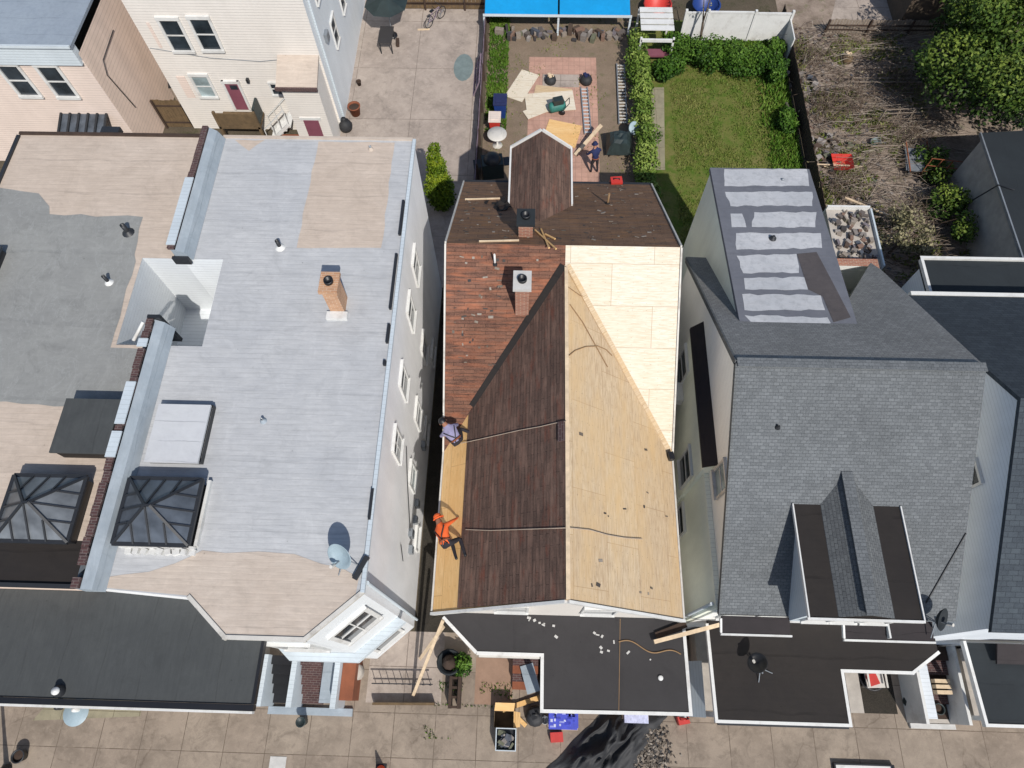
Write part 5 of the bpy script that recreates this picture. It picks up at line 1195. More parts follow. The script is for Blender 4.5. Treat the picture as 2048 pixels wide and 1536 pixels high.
# low brick terrace behind the grey house
TR = thing('brick_terrace', 'low grey terrace with pink brick corner behind the grey-shingled house', 'terrace', (10.2, 14, 0))
ta, tb = W(1652, 420, 2.9), W(1752, 535, 2.9); tx0, tx1, ty0, ty1 = ta.x, ta.x+1.75, tb.y, ta.y
MB().box(tx0, tx1, ty0, ty1, 0, 2.8).build('base', 'stucco', TR)
MB().box(tx0, tx1, ty0, ty1, 2.803, 2.9).build('slab', 'stucco', TR)
MB().box(tx0, tx1, ty1+.02, ty1+.1, 2.4, 3.1).build('rail', 'white', TR); MB().box(tx1+.01, tx1+.08, ty0, ty1, 2.3, 3.05).build('side_rail', 'sid_bluewhite', TR)
MB().box(tx0-.3, tx0+1.3, ty0-1.3, ty0-.02, 0, 3.5).build('brick_block', 'redbrick', TR)
r = random.Random(31); m = MB()
for i in range(90): m.obox((r.uniform(tx0+.15, tx1-.15), r.uniform(ty0+.15, ty1-.15), 2.905), r.uniform(.06, .28), r.uniform(.05, .22), r.uniform(.03, .2), r.uniform(0, 3), r.random()*.98+.01)
tag(m.build('terrace_clutter', 'litter'), 'pots and odds and ends cluttering the low grey terrace', 'clutter', kind='stuff')

# -------------------------------------------- things in the yards
def sheetply(label, c, sx, sy, rz, z, mat='plyw', group=None):
    return tag(MB().obox((c[0], c[1], z), sx, sy, .02, rz).build('plywood_sheet', mat), label, 'plywood sheet', group)
p = W(1044, 172, 0); sheetply('tilted plywood offcut on the soil at the left of the patio', p, 1.0, 2.1, -.42, .02)
p = W(1100, 205, 0); sheetply('large pale plywood sheet in the middle of the patio', p, 2.5, 1.35, .12, .03)
p = W(1070, 225, 0); sheetply('narrow plywood strip at the left edge of the patio pile', p, 1.1, .6, .5, .055)
p = W(1124, 268, 0); sheetply('orange-tan plywood sheet leaning behind the brown dormer', p, 1.7, 1.5, -.25, .03, 'plyo')
p = W(1105, 190, 0); sheetply('second pale plywood sheet under the large one on the patio', p, 1.9, 1.1, -.15, .012, 'ply')
p = W(1110, 162, 0); tag(MB().obox((p.x+.3, p.y, .01), 1.9, .9, .02, 0).build('paving_patch', 'conc'), 'grey slab patch on the patio between the tool bags', 'slab')
LD = thing('ladder', 'long aluminium ladder lying on the soil by the hedge', 'ladder', W(1240, 190, 0)+Vector((0, 0, .1)))
a, b = W(1241, 128, .1), W(1246, 248, .1)
dx = Vector((.2, 0, 0))
for s_ in (-1, 1): MB().bar(a+dx*s_, b+dx*s_, .05, .09).build('side_rail', 'galv', LD)
for i in range(19):
    c = a.lerp(b, (i+.5)/19); MB().bar(c-dx, c+dx, .07, .04).build('rung', 'offwhite', LD)
LD2 = thing('ladder', 'narrow grey ladder lying along the right side of the patio', 'ladder', W(1172, 225, 0)+Vector((0, 0, .05)))
a, b = W(1168, 175, .06), W(1176, 268, .06); dx = Vector((.17, 0, 0))
for s_ in (-1, 1): MB().bar(a+dx*s_, b+dx*s_, .05, .08).build('side_rail', 'galv', LD2)
for i in range(13):
    c = a.lerp(b, (i+.5)/13); MB().bar(c-dx, c+dx, .045, .03).build('rung', 'sid_bluewhite', LD2)
def bag(label, p, mats, s=.3, name='tool_bag', cat='tool bag', seed=1):
    t = thing(name, label, cat, p); r = random.Random(seed); p = Vector(p)
    MB().lathe(p, [(0, 0), (s*.9, .0), (s, s*.5), (s*.85, s*1.0), (s*.5, s*1.25), (0, s*1.2)], 12).build('body', mats[0], t)
    MB().tube([p+Vector((-s*.5, 0, s*1.1)), p+Vector((-s*.2, .05, s*1.6)), p+Vector((s*.3, .05, s*1.55)), p+Vector((s*.5, 0, s*1.1))], .03, 6).build('handle', mats[1], t)
    MB().obox(p+Vector((-s*.2, s*.15, s*1.15)), s*.5, s*.9, s*.35, .4).build('flap', mats[1], t)
    return t
bag('black tool bag with yellow top on the patio', W(1101, 165, 0), ('bin', 'lumber'), .3)
bag('black and blue tool bag at the right of the patio', W(1172, 165, 0), ('bin', 'navy'), .32)
t = thing('compressor', 'teal air compressor standing on the plywood sheet', 'compressor', W(1115, 225, .05))
p = W(1115, 226, .05); MB().lathe(p+Vector((-.45, 0, .3)), [(0, 0), (.2, .03), (.26, .12), (.26, .75), (.2, .85), (0, .88)], 16, (1, .35, 0)).build('tank', 'teal', t)
MB().obox(p+Vector((0, .1, .55)), .5, .32, .28, .3).build('motor', 'greentarp', t)
for s_ in (-1, 1): MB().lathe(p+Vector((.25, .15*s_, .13)), [(0, 0), (.13, 0), (.13, .06), (0, .06)], 12, (0, 1, 0)).build('wheel', 'black', t)
MB().tube([p+Vector((.35, -.2, .5)), p+Vector((.55, -.2, .8)), p+Vector((.55, .2, .8)), p+Vector((.35, .2, .5))], .02, 6).build('handle', 'dark', t)
def bin_(label, p, mat, w_=.58, h=1.0, lid=None, group=None, name='wheelie_bin', cat='bin', rz=0):
    t = thing(name, label, cat, p, group); p = Vector(p); m = MB()
    c, s_ = math.cos(rz), math.sin(rz)
    rot = lambda v: p+Vector((v[0]*c-v[1]*s_, v[0]*s_+v[1]*c, v[2]))
    a, b = w_*.4, w_*.5
    vs = [rot(v) for v in [(-a, -a, .05), (a, -a, .05), (a, a, .05), (-a, a, .05), (-b, -b*1.1, h), (b, -b*1.1, h), (b, b*1.1, h), (-b, b*1.1, h)]]
    m.mesh(vs, [(3, 2, 1, 0), (0, 1, 5, 4), (1, 2, 6, 5), (2, 3, 7, 6), (3, 0, 4, 7)]); m.build('body', mat, t)
    l = MB().obox(rot((0, 0, h+.002)), w_+.06, w_*1.1+.1, .05, rz); l.obox(rot((0, 0, h+.052)), w_*.7, w_*.8, .03, rz); l.build('lid', lid or mat, t)
    MB().bar(rot((-b*.8, b*1.25, h-.03)), rot((b*.8, b*1.25, h-.03)), .04).build('handle', 'dark', t)
    for sx in (-1, 1): MB().lathe(rot((sx*b*.9-.03, a, .1)), [(0, 0), (.1, 0), (.1, .06), (0, .06)], 12, (c, s_, 0)).build('wheel', 'black', t)
    return t
bin_('dark blue wheelie bin beside the left fence of the dirt yard', W(1001, 222, .3)-Z*.3, 'blue', .62, 1.0, 'navy')
bin_('faded red and pink bin next to the blue wheelie bin', W(990, 250, .3)-Z*.3, 'red', .55, .8, 'sid_pink')
t = thing('round_table', 'round white table left of the brown dormer', 'table', W(994, 275, .5)-Z*.5)
p = W(994, 268, .75)-Z*.75
MB().lathe(p, [(0, .72), (.46, .72), (.48, .74), (.47, .77), (.1, .765), (0, .77)], 26).build('tabletop', 'offwhite', t)
MB().lathe(p, [(.25, 0), (.25, .03), (.05, .06), (.04, .715), (0, .715)], 12).build('pedestal', 'offwhite', t)
# dark covered grill and steps behind the house
t = thing('barbecue', 'dark covered barbecue beside the left of the brown dormer', 'barbecue', W(985, 325, .4)-Z*.4)
p = W(985, 330, .6)-Z*.6
MB().obox(p, 1.0, .7, .95, .15).build('cover', 'greentarp', t); MB().lathe(p+Vector((0, 0, .95)), [(.42, 0), (.36, .18), (.2, .28), (0, .3)], 14).build('hood', 'black', t)
for s_ in (-1, 1): MB().obox(p+Vector((.72*s_, .1*s_, .75)), .36, .5, .04, .15).build('side_shelf', 'dark', t)
m = MB()
for i in range(7): m.bar((-2.3+i*.24, 20.2, .02), (-2.1+i*.24, 18.9, .4), .05, .03)
m.bar((-2.4, 19.6, .25), (-.7, 19.8, .3), .06); m.bar((-2.4, 19.2, .2), (-.8, 19.0, .35), .06)
tag(m.build('timber_offcuts', 'woodgrey'), 'criss-crossed grey timber offcuts behind the barbecue', 'timber')
t = thing('yard_chair', 'dark green folding chair covered with a tarpaulin right of the brown dormer', 'covered chair', (3.9, 20.9, 0))
p = W(1240, 278, .8)-Z*.8
r = random.Random(4)
vs = []; n1, n2 = 9, 7
for i in range(n1):
    for j in range(n2):
        u, v_ = i/(n1-1), j/(n2-1); edge = min(u, 1-u, v_, 1-v_)
        vs.append(p+Vector(((u-.5)*1.25, (v_-.5)*1.1, min(.95, .3+edge*3.2+.25*v_)+r.uniform(-.05, .05))))
m = MB().mesh(vs, [(i*n2+j, (i+1)*n2+j, (i+1)*n2+j+1, i*n2+j+1) for i in range(n1-1) for j in range(n2-1)]); m.build('tarpaulin', 'greentarp', t)
for sx in (-.45, .45):
    for sy in (-.4, .4): MB().tube([p+Vector((sx, sy, 0)), p+Vector((sx*.9, sy*.9, .5))], .025, 6).build('leg', 'dark', t)
t = thing('bin_lid', 'round pale blue disc leaning on the hedge beside the covered chair', 'disc', W(1268, 258, .9))
p = W(1268, 256, .8); MB().lathe(p, [(0, 0), (.3, .0), (.32, .03), (.28, .05), (0, .04)], 20, (.5, -.7, .8)).build('disc', 'dish', t); MB().tube([p, (p.x, p.y+.1, 0)], .02, 6).build('stake', 'dark', t)
plank('long pale plank sloping across the right corner of the patio', W(1203, 250, .9), W(1150, 310, .05), .18, .05)
# driveway objects
PU = thing('patio_umbrella', 'black patio umbrella at the top of the driveway', 'umbrella', W(768, 20, 0))
p = W(768, 38, 1.9); p.z = 0; p.y += .75; nU = 8
m = MB(); top_ = p+Vector((0, .4, 2.4))
ring = [p+Vector((1.15*math.cos(a*math.pi/4+.3), .4+1.15*math.sin(a*math.pi/4+.3), 1.95)) for a in range(nU)]
for i in range(nU): m.poly([ring[i], ring[(i+1) % nU], top_])
m.build('canopy', 'greentarp', PU); MB().tube([p+Vector((0, .4, 0)), p+Vector((0, .4, 2.45))], .025, 8).build('pole', 'galv', PU); MB().lathe(p+Vector((0, .4, 0)), [(.28, 0), (.28, .06), (.06, .1), (0, .1)], 14).build('base', 'black', PU)
for i in range(nU): MB().bar(top_-Z*.02, ring[i]-Z*.03, .025).build('rib', 'galv', PU)
p = W(774, 80, .4)-Z*.4; t = thing('patio_table', 'dark grey oblong patio table in front of the black umbrella', 'table', p)
MB().obox(p+Z*.7, .72, 1.25, .05, 0).build('tabletop', 'rollblack', t)
for sx in (-.3, .3):
    for sy in (-.55, .55): MB().obox(p+Vector((sx, sy, 0)), .05, .05, .7).build('leg', 'dark', t)
def bicycle(label, p, rz, mat):
    t = thing('bicycle', label, 'bicycle', p); c = Vector(p); m3 = Matrix.Rotation(rz, 3, 'Z'); P_ = lambda x, y, z: c+m3@Vector((x, y, z))
    for x in (-.5, .5):
        pts = [P_(x+.32*math.cos(a*math.pi/8), 0, .33+.32*math.sin(a*math.pi/8)) for a in range(17)]
        wh = MB().tube(pts, .022, 6, caps=False).build('wheel', 'black', t); sp_ = MB()
        for a in range(4): sp_.bar(pts[a], pts[a+8], .008)
        sp_.build('spokes', 'galv', wh)
    f = MB(); bb, st, hd = P_(-.05, 0, .3), P_(-.2, 0, .75), P_(.35, 0, .75)
    for a, b in ((bb, st), (bb, hd), (st, hd), (P_(-.5, 0, .33), bb), (P_(-.5, 0, .33), st), (P_(.5, 0, .33), hd)): f.tube([a, b], .02, 6)
    f.build('frame', mat, t); MB().tube([P_(.33, -.28, .95), P_(.35, 0, .9), P_(.33, .28, .95)], .016, 6).build('handlebar', 'dark', t); MB().obox(P_(-.22, 0, .8), .24, .13, .06, rz).build('saddle', 'black', t)
bicycle('mauve bicycle standing near the top of the driveway', W(872, 45, 0), .9, 'lilacgrey')
p = W(850, 60, 0); plank('short pale board on the concrete beside the mauve bicycle', p+Vector((-.4, 0, .02)), p+Vector((.25, .05, .02)), .1, .03)
pm = W(927, 135, 0); ov = [(pm.x+.52*math.cos(a*.3927), pm.y+1.0*math.sin(a*.3927)) for a in range(16)]
tag(MB().prism(ov, .005, .02).build('oval_mat', 'mat'), 'faded teal oval mat lying on the concrete driveway', 'mat')
def pot(label, p, r_, h, mat, cat='plant pot', soil=True):
    t = thing('plant_pot', label, cat, p)
    MB().lathe(p, [(0, .01), (r_*.75, 0), (r_, h), (r_*1.1, h), (r_*1.1, h+.04), (r_*.92, h+.04), (r_*.88, h-.05)], 16).build('pot', mat, t)
    if soil: MB().lathe(Vector(p)+Z*(h-.06), [(r_*.88, 0), (0, .03)], 14).build('soil', 'wooddark', t)
    return t
pot('terracotta pot against the white side wall at the foot of the driveway', W(712, 228, 0), .3, .5, 'terracotta')
t = thing('refuse_sack', 'tied black refuse sack by the corner of the cream house', 'refuse sack', W(690, 258, 0))
p = W(693, 258, 0); MB().lathe(p, [(0, 0), (.3, .02), (.36, .25), (.25, .5), (.08, .62), (.12, .7), (0, .68)], 12).build('sack', 'bin', t); MB().lathe(p+Z*.6, [(.1, 0), (.1, .04)], 10).build('tie', 'dark', t)
pot('tiny brown pot on the driveway near the cream house', W(719, 170, 0), .12, .22, 'wooddark')
tag(MB().obox(W(796, 88, 0), .16, .5, .18, .1).build('brick_block', 'wooddark'), 'small dark block on the concrete right of the patio table', 'block')
for (px, py, mt, lab) in [(962, 150, 'lilacgrey', 'mauve frame leaning on the driveway fence, upper one'), (962, 178, 'lilacgrey', 'mauve frame leaning on the driveway fence, lower one')]:
    p = W(px-6, py, 0); t = MB(); q = Vector((-2.7, p.y, 0))
    for a, b in (((-.35, -.5, 0), (0, -.5, .9)), ((-.35, .5, 0), (0, .5, .9)), ((-.35, -.5, 0), (-.35, .5, 0)), ((0, -.5, .9), (0, .5, .9)), ((-.17, -.5, .45), (-.17, .5, .45))): t.bar(q+Vector(a), q+Vector(b), .06)
    tag(t.build('trellis', mt), lab.replace('frame', 'trellis'), 'trellis')
t = thing('stacked_chairs', 'dark stacked chairs in the shaded corner behind the house being reroofed', 'chairs', (-3.1, 17.9, 0))
for k in range(3): MB().box(-3.4, -2.85, 17.6, 18.1, .42+k*.12, .48+k*.12).build('seat', 'navy', t)
MB().box(-3.4, -2.85, 18.1, 18.16, .45, 1.2).build('backrest', 'lilacgrey', t)
for x in (-3.37, -2.9):
    for y in (17.63, 18.07): MB().box(x, x+.04, y, y+.04, 0, .42).build('leg', 'dark', t)
# garden objects
def pail(label, p, mat, r_=.28, h=.3, handle=True):
    t = thing('bucket', label, 'bucket', p); p = Vector(p)
    MB().lathe(p, [(0, .01), (r_*.8, 0), (r_, h), (r_*1.06, h), (r_*.92, h-.01), (r_*.75, .03), (0, .03)], 16).build('body', mat, t)
    if handle: MB().tube([p+Vector((-r_, 0, h)), p+Vector((-r_*.6, .1, h+.2)), p+Vector((r_*.6, .1, h+.2)), p+Vector((r_, 0, h))], .012, 6).build('handle', 'galv', t)
    return t
rv = random.Random(91)
for i, (x, y, lab) in enumerate([(14.6, 31.0, 'brown tangle of bare vines near the back of the garden fence'), (16.4, 27.9, 'tall tangle of bare vines behind the pale trellis'), (14.9, 27.2, 'brown tangle of bare vines half way along the dark garden fence'), (18.9, 29.6, 'tangle of bare vines by the weathered rail frame'), (18.7, 25.6, 'tangle of bare vines at the edge of the big tree shade'), (14.7, 22.2, 'brown tangle of bare vines nearest the rear wing of the grey house'), (17.6, 20.6, 'tangle of bare vines in front of the red wheelbarrow')]):
    t = thing('vine_tangle', lab, 'vines', (x, y, 0), 'bare vine tangles in the garden'); m = MB(); lf = MB()
    for k in range(80):
        p0 = Vector((x+rv.gauss(0, .5), y+rv.gauss(0, .6), 0)); a = rv.uniform(0, 6.28); hh = rv.uniform(.3, 1.1); l = rv.uniform(.3, .9)
        p1 = p0+Vector((math.cos(a)*l*.4, math.sin(a)*l*.4, hh)); p2 = p1+Vector((math.cos(a+.5)*l, math.sin(a+.5)*l*.6, rv.uniform(-.4, .1))); p2.z = max(.05, p2.z); q_ = rv.random()*.7+.01
        m.bar(p0, p1, rv.uniform(.01, .02), tint=q_); m.bar(p1, p2, rv.uniform(.007, .014), tint=q_)
        if k % 2: lf.leaf(p2, .12, None, rv.random()*.98+.01); lf.leaf(p1, .1, None, rv.random()*.98+.01)
    m.build('stems', 'twig', t); lf.build('leaves', 'leaf_dry', t)
for i, (x0, y0, x1, y1, lab) in enumerate([(18.6, 23.2, 20.0, 23.0, 'thin rusty trellis frame near the garage, the larger one'), (17.2, 26.4, 19.4, 26.6, 'thin pale trellis frame in the middle of the garden'), (15.2, 20.2, 16.6, 20.0, 'thin pale trellis frame near the rear wing, the smaller one')]):
    m = MB(); hh = 1.3-.2*i
    for f in (0, .33, .66, 1): m.bar((x0+(x1-x0)*f, y0+(y1-y0)*f, 0), (x0+(x1-x0)*f, y0+(y1-y0)*f, hh), .035)
    for zz in (.45, .85, hh): m.bar((x0-.04, y0, zz), (x1+.04, y1, zz), .028)
    tag(m.build('garden_trellis', 'terracotta' if i == 0 else 'woodgrey'), lab, 'trellis')
p = W(1680, 330, .2)-Z*.2; t = thing('wheelbarrow', 'bright red wheelbarrow tub lying in the middle of the garden', 'wheelbarrow', p)
MB().mesh([p+Vector(v) for v in [(-.3, -.28, .15), (.3, -.28, .15), (.3, .28, .15), (-.3, .28, .15), (-.48, -.42, .5), (.5, -.42, .5), (.5, .42, .5), (-.48, .42, .5)]], [(0, 1, 2, 3), (0, 4, 5, 1), (1, 5, 6, 2), (2, 6, 7, 3), (3, 7, 4, 0)]).build('tub', 'red', t)
for s_ in (-1, 1): MB().tube([p+Vector((-.75, .05*s_, .15)), p+Vector((.3, .25*s_, .13)), p+Vector((.95, .3*s_, .5))], .02, 6).build('handle', 'lumber', t)
MB().lathe(p+Vector((-.65, -.04, .18)), [(0, 0), (.18, 0), (.18, .08), (0, .08)], 14, (0, 1, 0)).build('wheel', 'black', t)
plank('thin pale pole lying across the garden by the red wheelbarrow', W(1625, 328, .3), W(1715, 332, .3), .05, .04)
plank('long pale branch pole below the red wheelbarrow', W(1690, 395, .5), W(1800, 440, .6), .08, .06)
bag('yellow and brown sack among the garden litter', W(1692, 122, 0), ('wood', 'lumber'), .3, 'sack', 'sack', 3)
p = W(1822, 325, 0); t = thing('garden_trolley', 'rusty metal trolley frame with grey tray near the garage', 'trolley', p)
MB().obox(p+Vector((0, -.2, .35)), 1.0, 1.4, .06, -.15).build('tray', 'galv', t)
for sx in (-.5, .5): MB().bar(p+Vector((sx, -1.0, .5)), p+Vector((sx+.15, .8, .55)), .05).build('rail', 'terracotta', t)
for sx in (-.45, .45):
    for sy in (-.8, .5): MB().lathe(p+Vector((sx, sy, .16)), [(0, 0), (.16, 0), (.16, .06), (0, .06)], 12, (1, 0, 0)).build('wheel', 'black', t)
pail('pale turquoise bucket lying in the garden', W(1748, 290, 0), 'mat', .25, .2)
m = MB()
for k in range(6):
    a = k*1.05; b_ = W(1735, 400, 0); m.tube([b_, b_+Vector((math.cos(a)*.5, math.sin(a)*.5, .7)), b_+Vector((math.cos(a)*1.3, math.sin(a)*1.3, 1.1))], [.03, .02, .008], 5)
tag(m.build('bare_shrub', 'woodgrey'), 'leafless pale shrub by the low terrace', 'shrub')
for x, y, lab in ((13.9, 29.3, 'grey stone-like heap by the dark garden fence, farther one'), (14.6, 24.6, 'grey stone-like heap by the dark garden fence, nearer one')):
    r = random.Random(int(x*10)); m = MB()
    for i in range(26): m.obox((x+r.gauss(0, .4), y+r.gauss(0, .7), 0), r.uniform(.15, .4), r.uniform(.1, .3), r.uniform(.05, .3), r.uniform(0, 3), r.random()*.98+.01)
    tag(m.build('rubble_heap', 'litter'), lab, 'rubble heap', kind='stuff')

# ------------------------------------------------------------------ things on the front pavement
p = W(1340, 1500, 0)
TP = thing('debris_tarp', 'black crumpled tarpaulin heaped on the pavement below the middle porch', 'tarpaulin', (2.4, -1.4, 0))
r = random.Random(19); vs = []; n1, n2 = 44, 34
A_, B_, C_, D_ = W(1085, 1545, 0), W(1255, 1560, 0), W(1335, 1432, 0), W(1205, 1422, 0)
from mathutils import noise as mno
for i in range(n1):
    for j in range(n2):
        u, v_ = i/(n1-1), j/(n2-1); q = (A_*(1-u)+B_*u)*(1-v_)+(D_*(1-u)+C_*u)*v_
        e_ = min(u, 1-u, v_, 1-v_); s1 = (q.x*.75-q.y*.66); s2 = (q.x*.66+q.y*.75); rg_ = 1-abs(2*mno.noise(Vector((s1*2.6, s2*.7, 3)))); rg2 = 1-abs(2*mno.noise(Vector((s1*5.5, s2*1.6, 9)))); z = .03+(.42*rg_*rg_+.12*rg2)*min(1, e_*5)*(.35+.9*max(0, 1-abs(u-.42)*2.2))
        vs.append(Vector((q.x+.08*mno.noise(q*2), q.y+.08*mno.noise(q*2+Vector((5, 0, 0))), z)))
MB().mesh(vs, [(i*n2+j, (i+1)*n2+j, (i+1)*n2+j+1, i*n2+j+1) for i in range(n1-1) for j in range(n2-1)], 0, True).build('tarp', 'bin', TP)
m = MB()
for i in range(700):
    c = W(1300, 1500, 0); x, y = c.x+r.gauss(0, .3), c.y+r.gauss(0, .4)
    m.obox((x, y, .01+r.uniform(0, .06)), r.uniform(.02, .13), r.uniform(.02, .09), r.uniform(.008, .03), r.uniform(0, 3), r.random()*.98+.01, (r.uniform(-.4, .4), r.uniform(-.4, .4)))
tag(m.build('roof_debris', 'rubble'), 'pile of torn shingles and roof debris beside the black tarpaulin', 'debris', kind='stuff')
sbp = W(1148, 1448, .0)
ST2 = thing('shingle_bundles', 'stack of shingle bundles in blue printed wrap beside the black tarpaulin', 'shingle bundles', (1.2, -.75, 0))
for k in range(5):
    m = MB(); r = random.Random(k)
    x0, y0 = 1.02+r.uniform(-.03, .03), -.95+r.uniform(-.03, .03)
    m.box(x0, x0+.95, y0, y0+.62, .12+k*.085, .2+k*.085, .3)
    if k == 4:
        for i in range(34): m.obox((x0+r.uniform(.06, .85), y0+r.uniform(.06, .54), .2+k*.085+.001), r.uniform(.05, .16), r.uniform(.04, .1), .004, 0, r.random()*.98+.01)
    m.build('bundle', 'bundle', ST2)
MB().box(.98, 2.0, -1.0, -.3, 0, .1).build('pallet', 'lumber', ST2)
tag(MB().obox((1.28, -1.22, 0), .42, .3, .3, .08).build('red_carton', 'red'), 'pink-red carton in front of the blue shingle bundles', 'carton')
ST3 = thing('shingle_bundles', 'pale blue wrapped shingle bundles half hidden under the right end of the middle porch', 'shingle bundles', (4, -.5, 0))
for k in range(3):
    m = MB(); m.box(3.55, 4.35, -.72, -.2, .12+k*.085, .2+k*.085, .85); m.build('bundle', 'bundle', ST3)
MB().box(3.5, 4.4, -.75, -.15, 0, .11).build('pallet', 'lumber', ST3)
t = thing('gas_can', 'red petrol can at the right corner of the middle porch', 'petrol can', (4.95, -.62, 0)); p = W(1366, 1440, .2)-Z*.2
MB().obox(p, .38, .26, .34, .2).build('body', 'red', t); MB().tube([p+Vector((-.1, 0, .34)), p+Vector((-.12, 0, .42)), p+Vector((.08, 0, .42)), p+Vector((.1, 0, .34))], .02, 6).build('handle', 'red', t); MB().lathe(p+Vector((.13, .05, .34)), [(.035, 0), (.03, .1), (0, .1)], 8).build('spout', 'black', t)
t = thing('cardboard_box', 'opened brown cardboard box on the pavement left of the middle porch', 'box', W(1008, 1440, 0)); p = W(1008, 1438, .2)-Z*.2
m = MB()
for a in ((-.33, -.25, .33, -.235), (-.33, .235, .33, .25), (-.33, -.234, -.315, .234), (.315, -.234, .33, .234)): m.box(p.x+a[0], p.x+a[2], p.y+a[1], p.y+a[3], 0, .42)
m.box(p.x-.31, p.x+.31, p.y-.23, p.y+.23, .0, .02); m.build('carton', 'wood', t)
MB().slab([p+Vector((-.33, .25, .42)), p+Vector((.33, .25, .42)), p+Vector((.36, .5, .5)), p+Vector((-.3, .5, .5))], .01).build('flap', 'plyo', t); MB().slab([p+Vector((.33, -.25, .42)), p+Vector((.55, -.22, .48)), p+Vector((.55, .22, .48)), p+Vector((.33, .25, .42))], .01).build('flap', 'plyo', t)
plank('orange-brown board lying across the foot of the middle porch steps', W(1005, 1420, .1), W(1080, 1395, .1), .16, .04, 'plyo')
plank('second orange-brown board at an angle beside the cardboard box', W(1028, 1428, .04), W(1052, 1452, .04), .14, .03, 'plyo')
p = W(1012, 1478, .3)-Z*.3; t = thing('refuse_bin', 'square bin full of pale blue rubbish on the pavement', 'bin', p)
m = MB()
for a in ((-.34, -.34, .34, -.31), (-.34, .31, .34, .34), (-.34, -.309, -.31, .309), (.31, -.309, .34, .309)): m.box(p.x+a[0], p.x+a[2], p.y+a[1], p.y+a[3], 0, .62)
m.build('body', 'sid_bluewhite', t); MB().box(p.x-.3, p.x+.3, p.y-.3, p.y+.3, .01, .4).build('liner', 'black', t)
r = random.Random(12); m = MB()
for i in range(22): m.obox(p+Vector((r.uniform(-.2, .2), r.uniform(-.2, .2), .4)), r.uniform(.08, .25), r.uniform(.06, .2), r.uniform(.05, .22), r.uniform(0, 3), r.choice([.55, .05, .85, .95]), (r.uniform(-.3, .3), 0))
m.build('rubbish', 'litter', t)
bag('black duffel bag by the porch corner', W(1070, 1432, .1)-Z*.1, ('bin', 'black'), .34, 'duffel_bag', 'bag', 5)
pail('white bucket next to the black duffel bag', W(1090, 1440, .1)-Z*.1, 'white', .13, .22)
t = thing('flower_tub', 'dark tub and stump below the leaning board', 'planter', (-2.6, .9, 0))
MB().lathe((-2.45, 1.0, 0), [(0, .01), (.34, 0), (.42, .5), (.44, .52), (.36, .5), (.3, .3), (0, .3)], 14).build('tub', 'darkroll', t)
MB().lathe((-2.45, 1.0, .3), [(.28, 0), (.15, .5), (.05, .9), (0, .95)], 9).build('stump', 'wooddark', t)
m = MB()
for x in (-2.35, -2.05): m.box(x-.05, x+.05, -.45, .55, .004, .55)
for y in (-.4, -.1, .2, .5): m.box(-2.3, -2.1, y-.04, y+.04, .4, .46)
tag(m.build('low_gate', 'wooddark'), 'low dark wooden gate frame in front of the tub', 'gate')
def low_wall(label, a, b, w_, h, mat): return tag(MB().bar(Vector((*a, h/2)), Vector((*b, h/2)), w_, h).build('low_wall', mat), label, 'low wall')
low_wall('low brown kerb wall along the front of the small forecourt left of the leaning board', (-5.0, -.38), (-2.9, -.33), .08, .35, 'wood')
m = MB()
for i in range(9): m.bar((-5.0+i*.24, .25, .0), (-5.0+i*.24, .25, .55), .02)
m.bar((-5.05, .25, .55), (-3.0, .28, .55), .035); m.bar((-5.05, .25, .2), (-3.0, .28, .2), .03)
tag(m.build('iron_railing', 'dark'), 'thin dark iron railing in the forecourt below the white bay', 'railing')
flat('forecourt', 'conc', [(-5.3, -.35), (-2.7, -.35), (-2.7, 2.0), (-5.3, 2.0)], .008)
tag(MB().lathe((-5.15, .5, 0), [(0, 0), (.0, .01)], 4).build('drain_cover', 'galv') if False else MB().lathe(W(712, 1345, 0), [(.3, 0), (.33, .55), (.3, .6), (0, .62)], 16).build('drum', 'stucco'), 'pale grey drum standing right of the white entrance stairs', 'drum')
p = W(762, 1540, 0); t = thing('traffic_cone', 'orange traffic cone at the bottom edge of the pavement', 'traffic cone', p)
MB().obox(p, .36, .36, .03).build('base', 'black', t); MB().lathe(p+Z*.03, [(.15, 0), (.03, .62), (.0, .63)], 16).build('cone', 'cone', t); MB().lathe(p+Z*.25, [(.105, 0), (.078, .14)], 16).build('band', 'white', t)
p = Vector((-17.0, -1.9, 0)); t = thing('street_lamp', 'dark lamp post standing at the left edge of the pavement', 'lamp post', W(12, 1535, 0))
p = W(14, 1540, 0); MB().tube([p, p+Z*1.2, p+Z*3.2], [.1, .06, .05], 10).build('pole', 'dark', t); MB().lathe(p+Z*3.2, [(.05, 0), (.16, .1), (.18, .3), (.05, .42), (0, .45)], 12).build('lantern', 'galv', t); MB().lathe(p, [(.18, 0), (.18, .1), (.1, .2)], 12).build('base', 'dark', t)
p = W(40, 1512, .2)-Z*.2; pot('small dark planter at the foot of the lamp post', p, .2, .3, 'dark')
p = W(152, 1425, 0); t = thing('manhole_cover', 'pale blue round utility cover with two posts on the pavement below the left porch', 'utility cover', p)
MB().lathe(p+Z*.005, [(0, .02), (.42, .02), (.44, .0)], 24).build('cover', 'dish', t); MB().lathe(p+Vector((.05, .1, .02)), [(.09, 0), (.09, .25), (0, .28)], 12).build('post', 'white', t); MB().lathe(p+Vector((-.55, .15, .0)), [(.09, 0), (.09, .3), (0, .33)], 12).build('post', 'dark', t)
tag(MB().obox(W(555, 1530, 0), .55, .5, .02).build('paving_slab', 'cement'), 'single pale replacement slab at the bottom of the pavement', 'slab')
tag(sheet([(W(70, 1425, 0).x, W(70, 1425, 0).y-.25), (-13.0, -1.0), (-13.0, -.5), (-16.2, -.5)], .008).build('pavement_patch', 'path'), kind='structure')
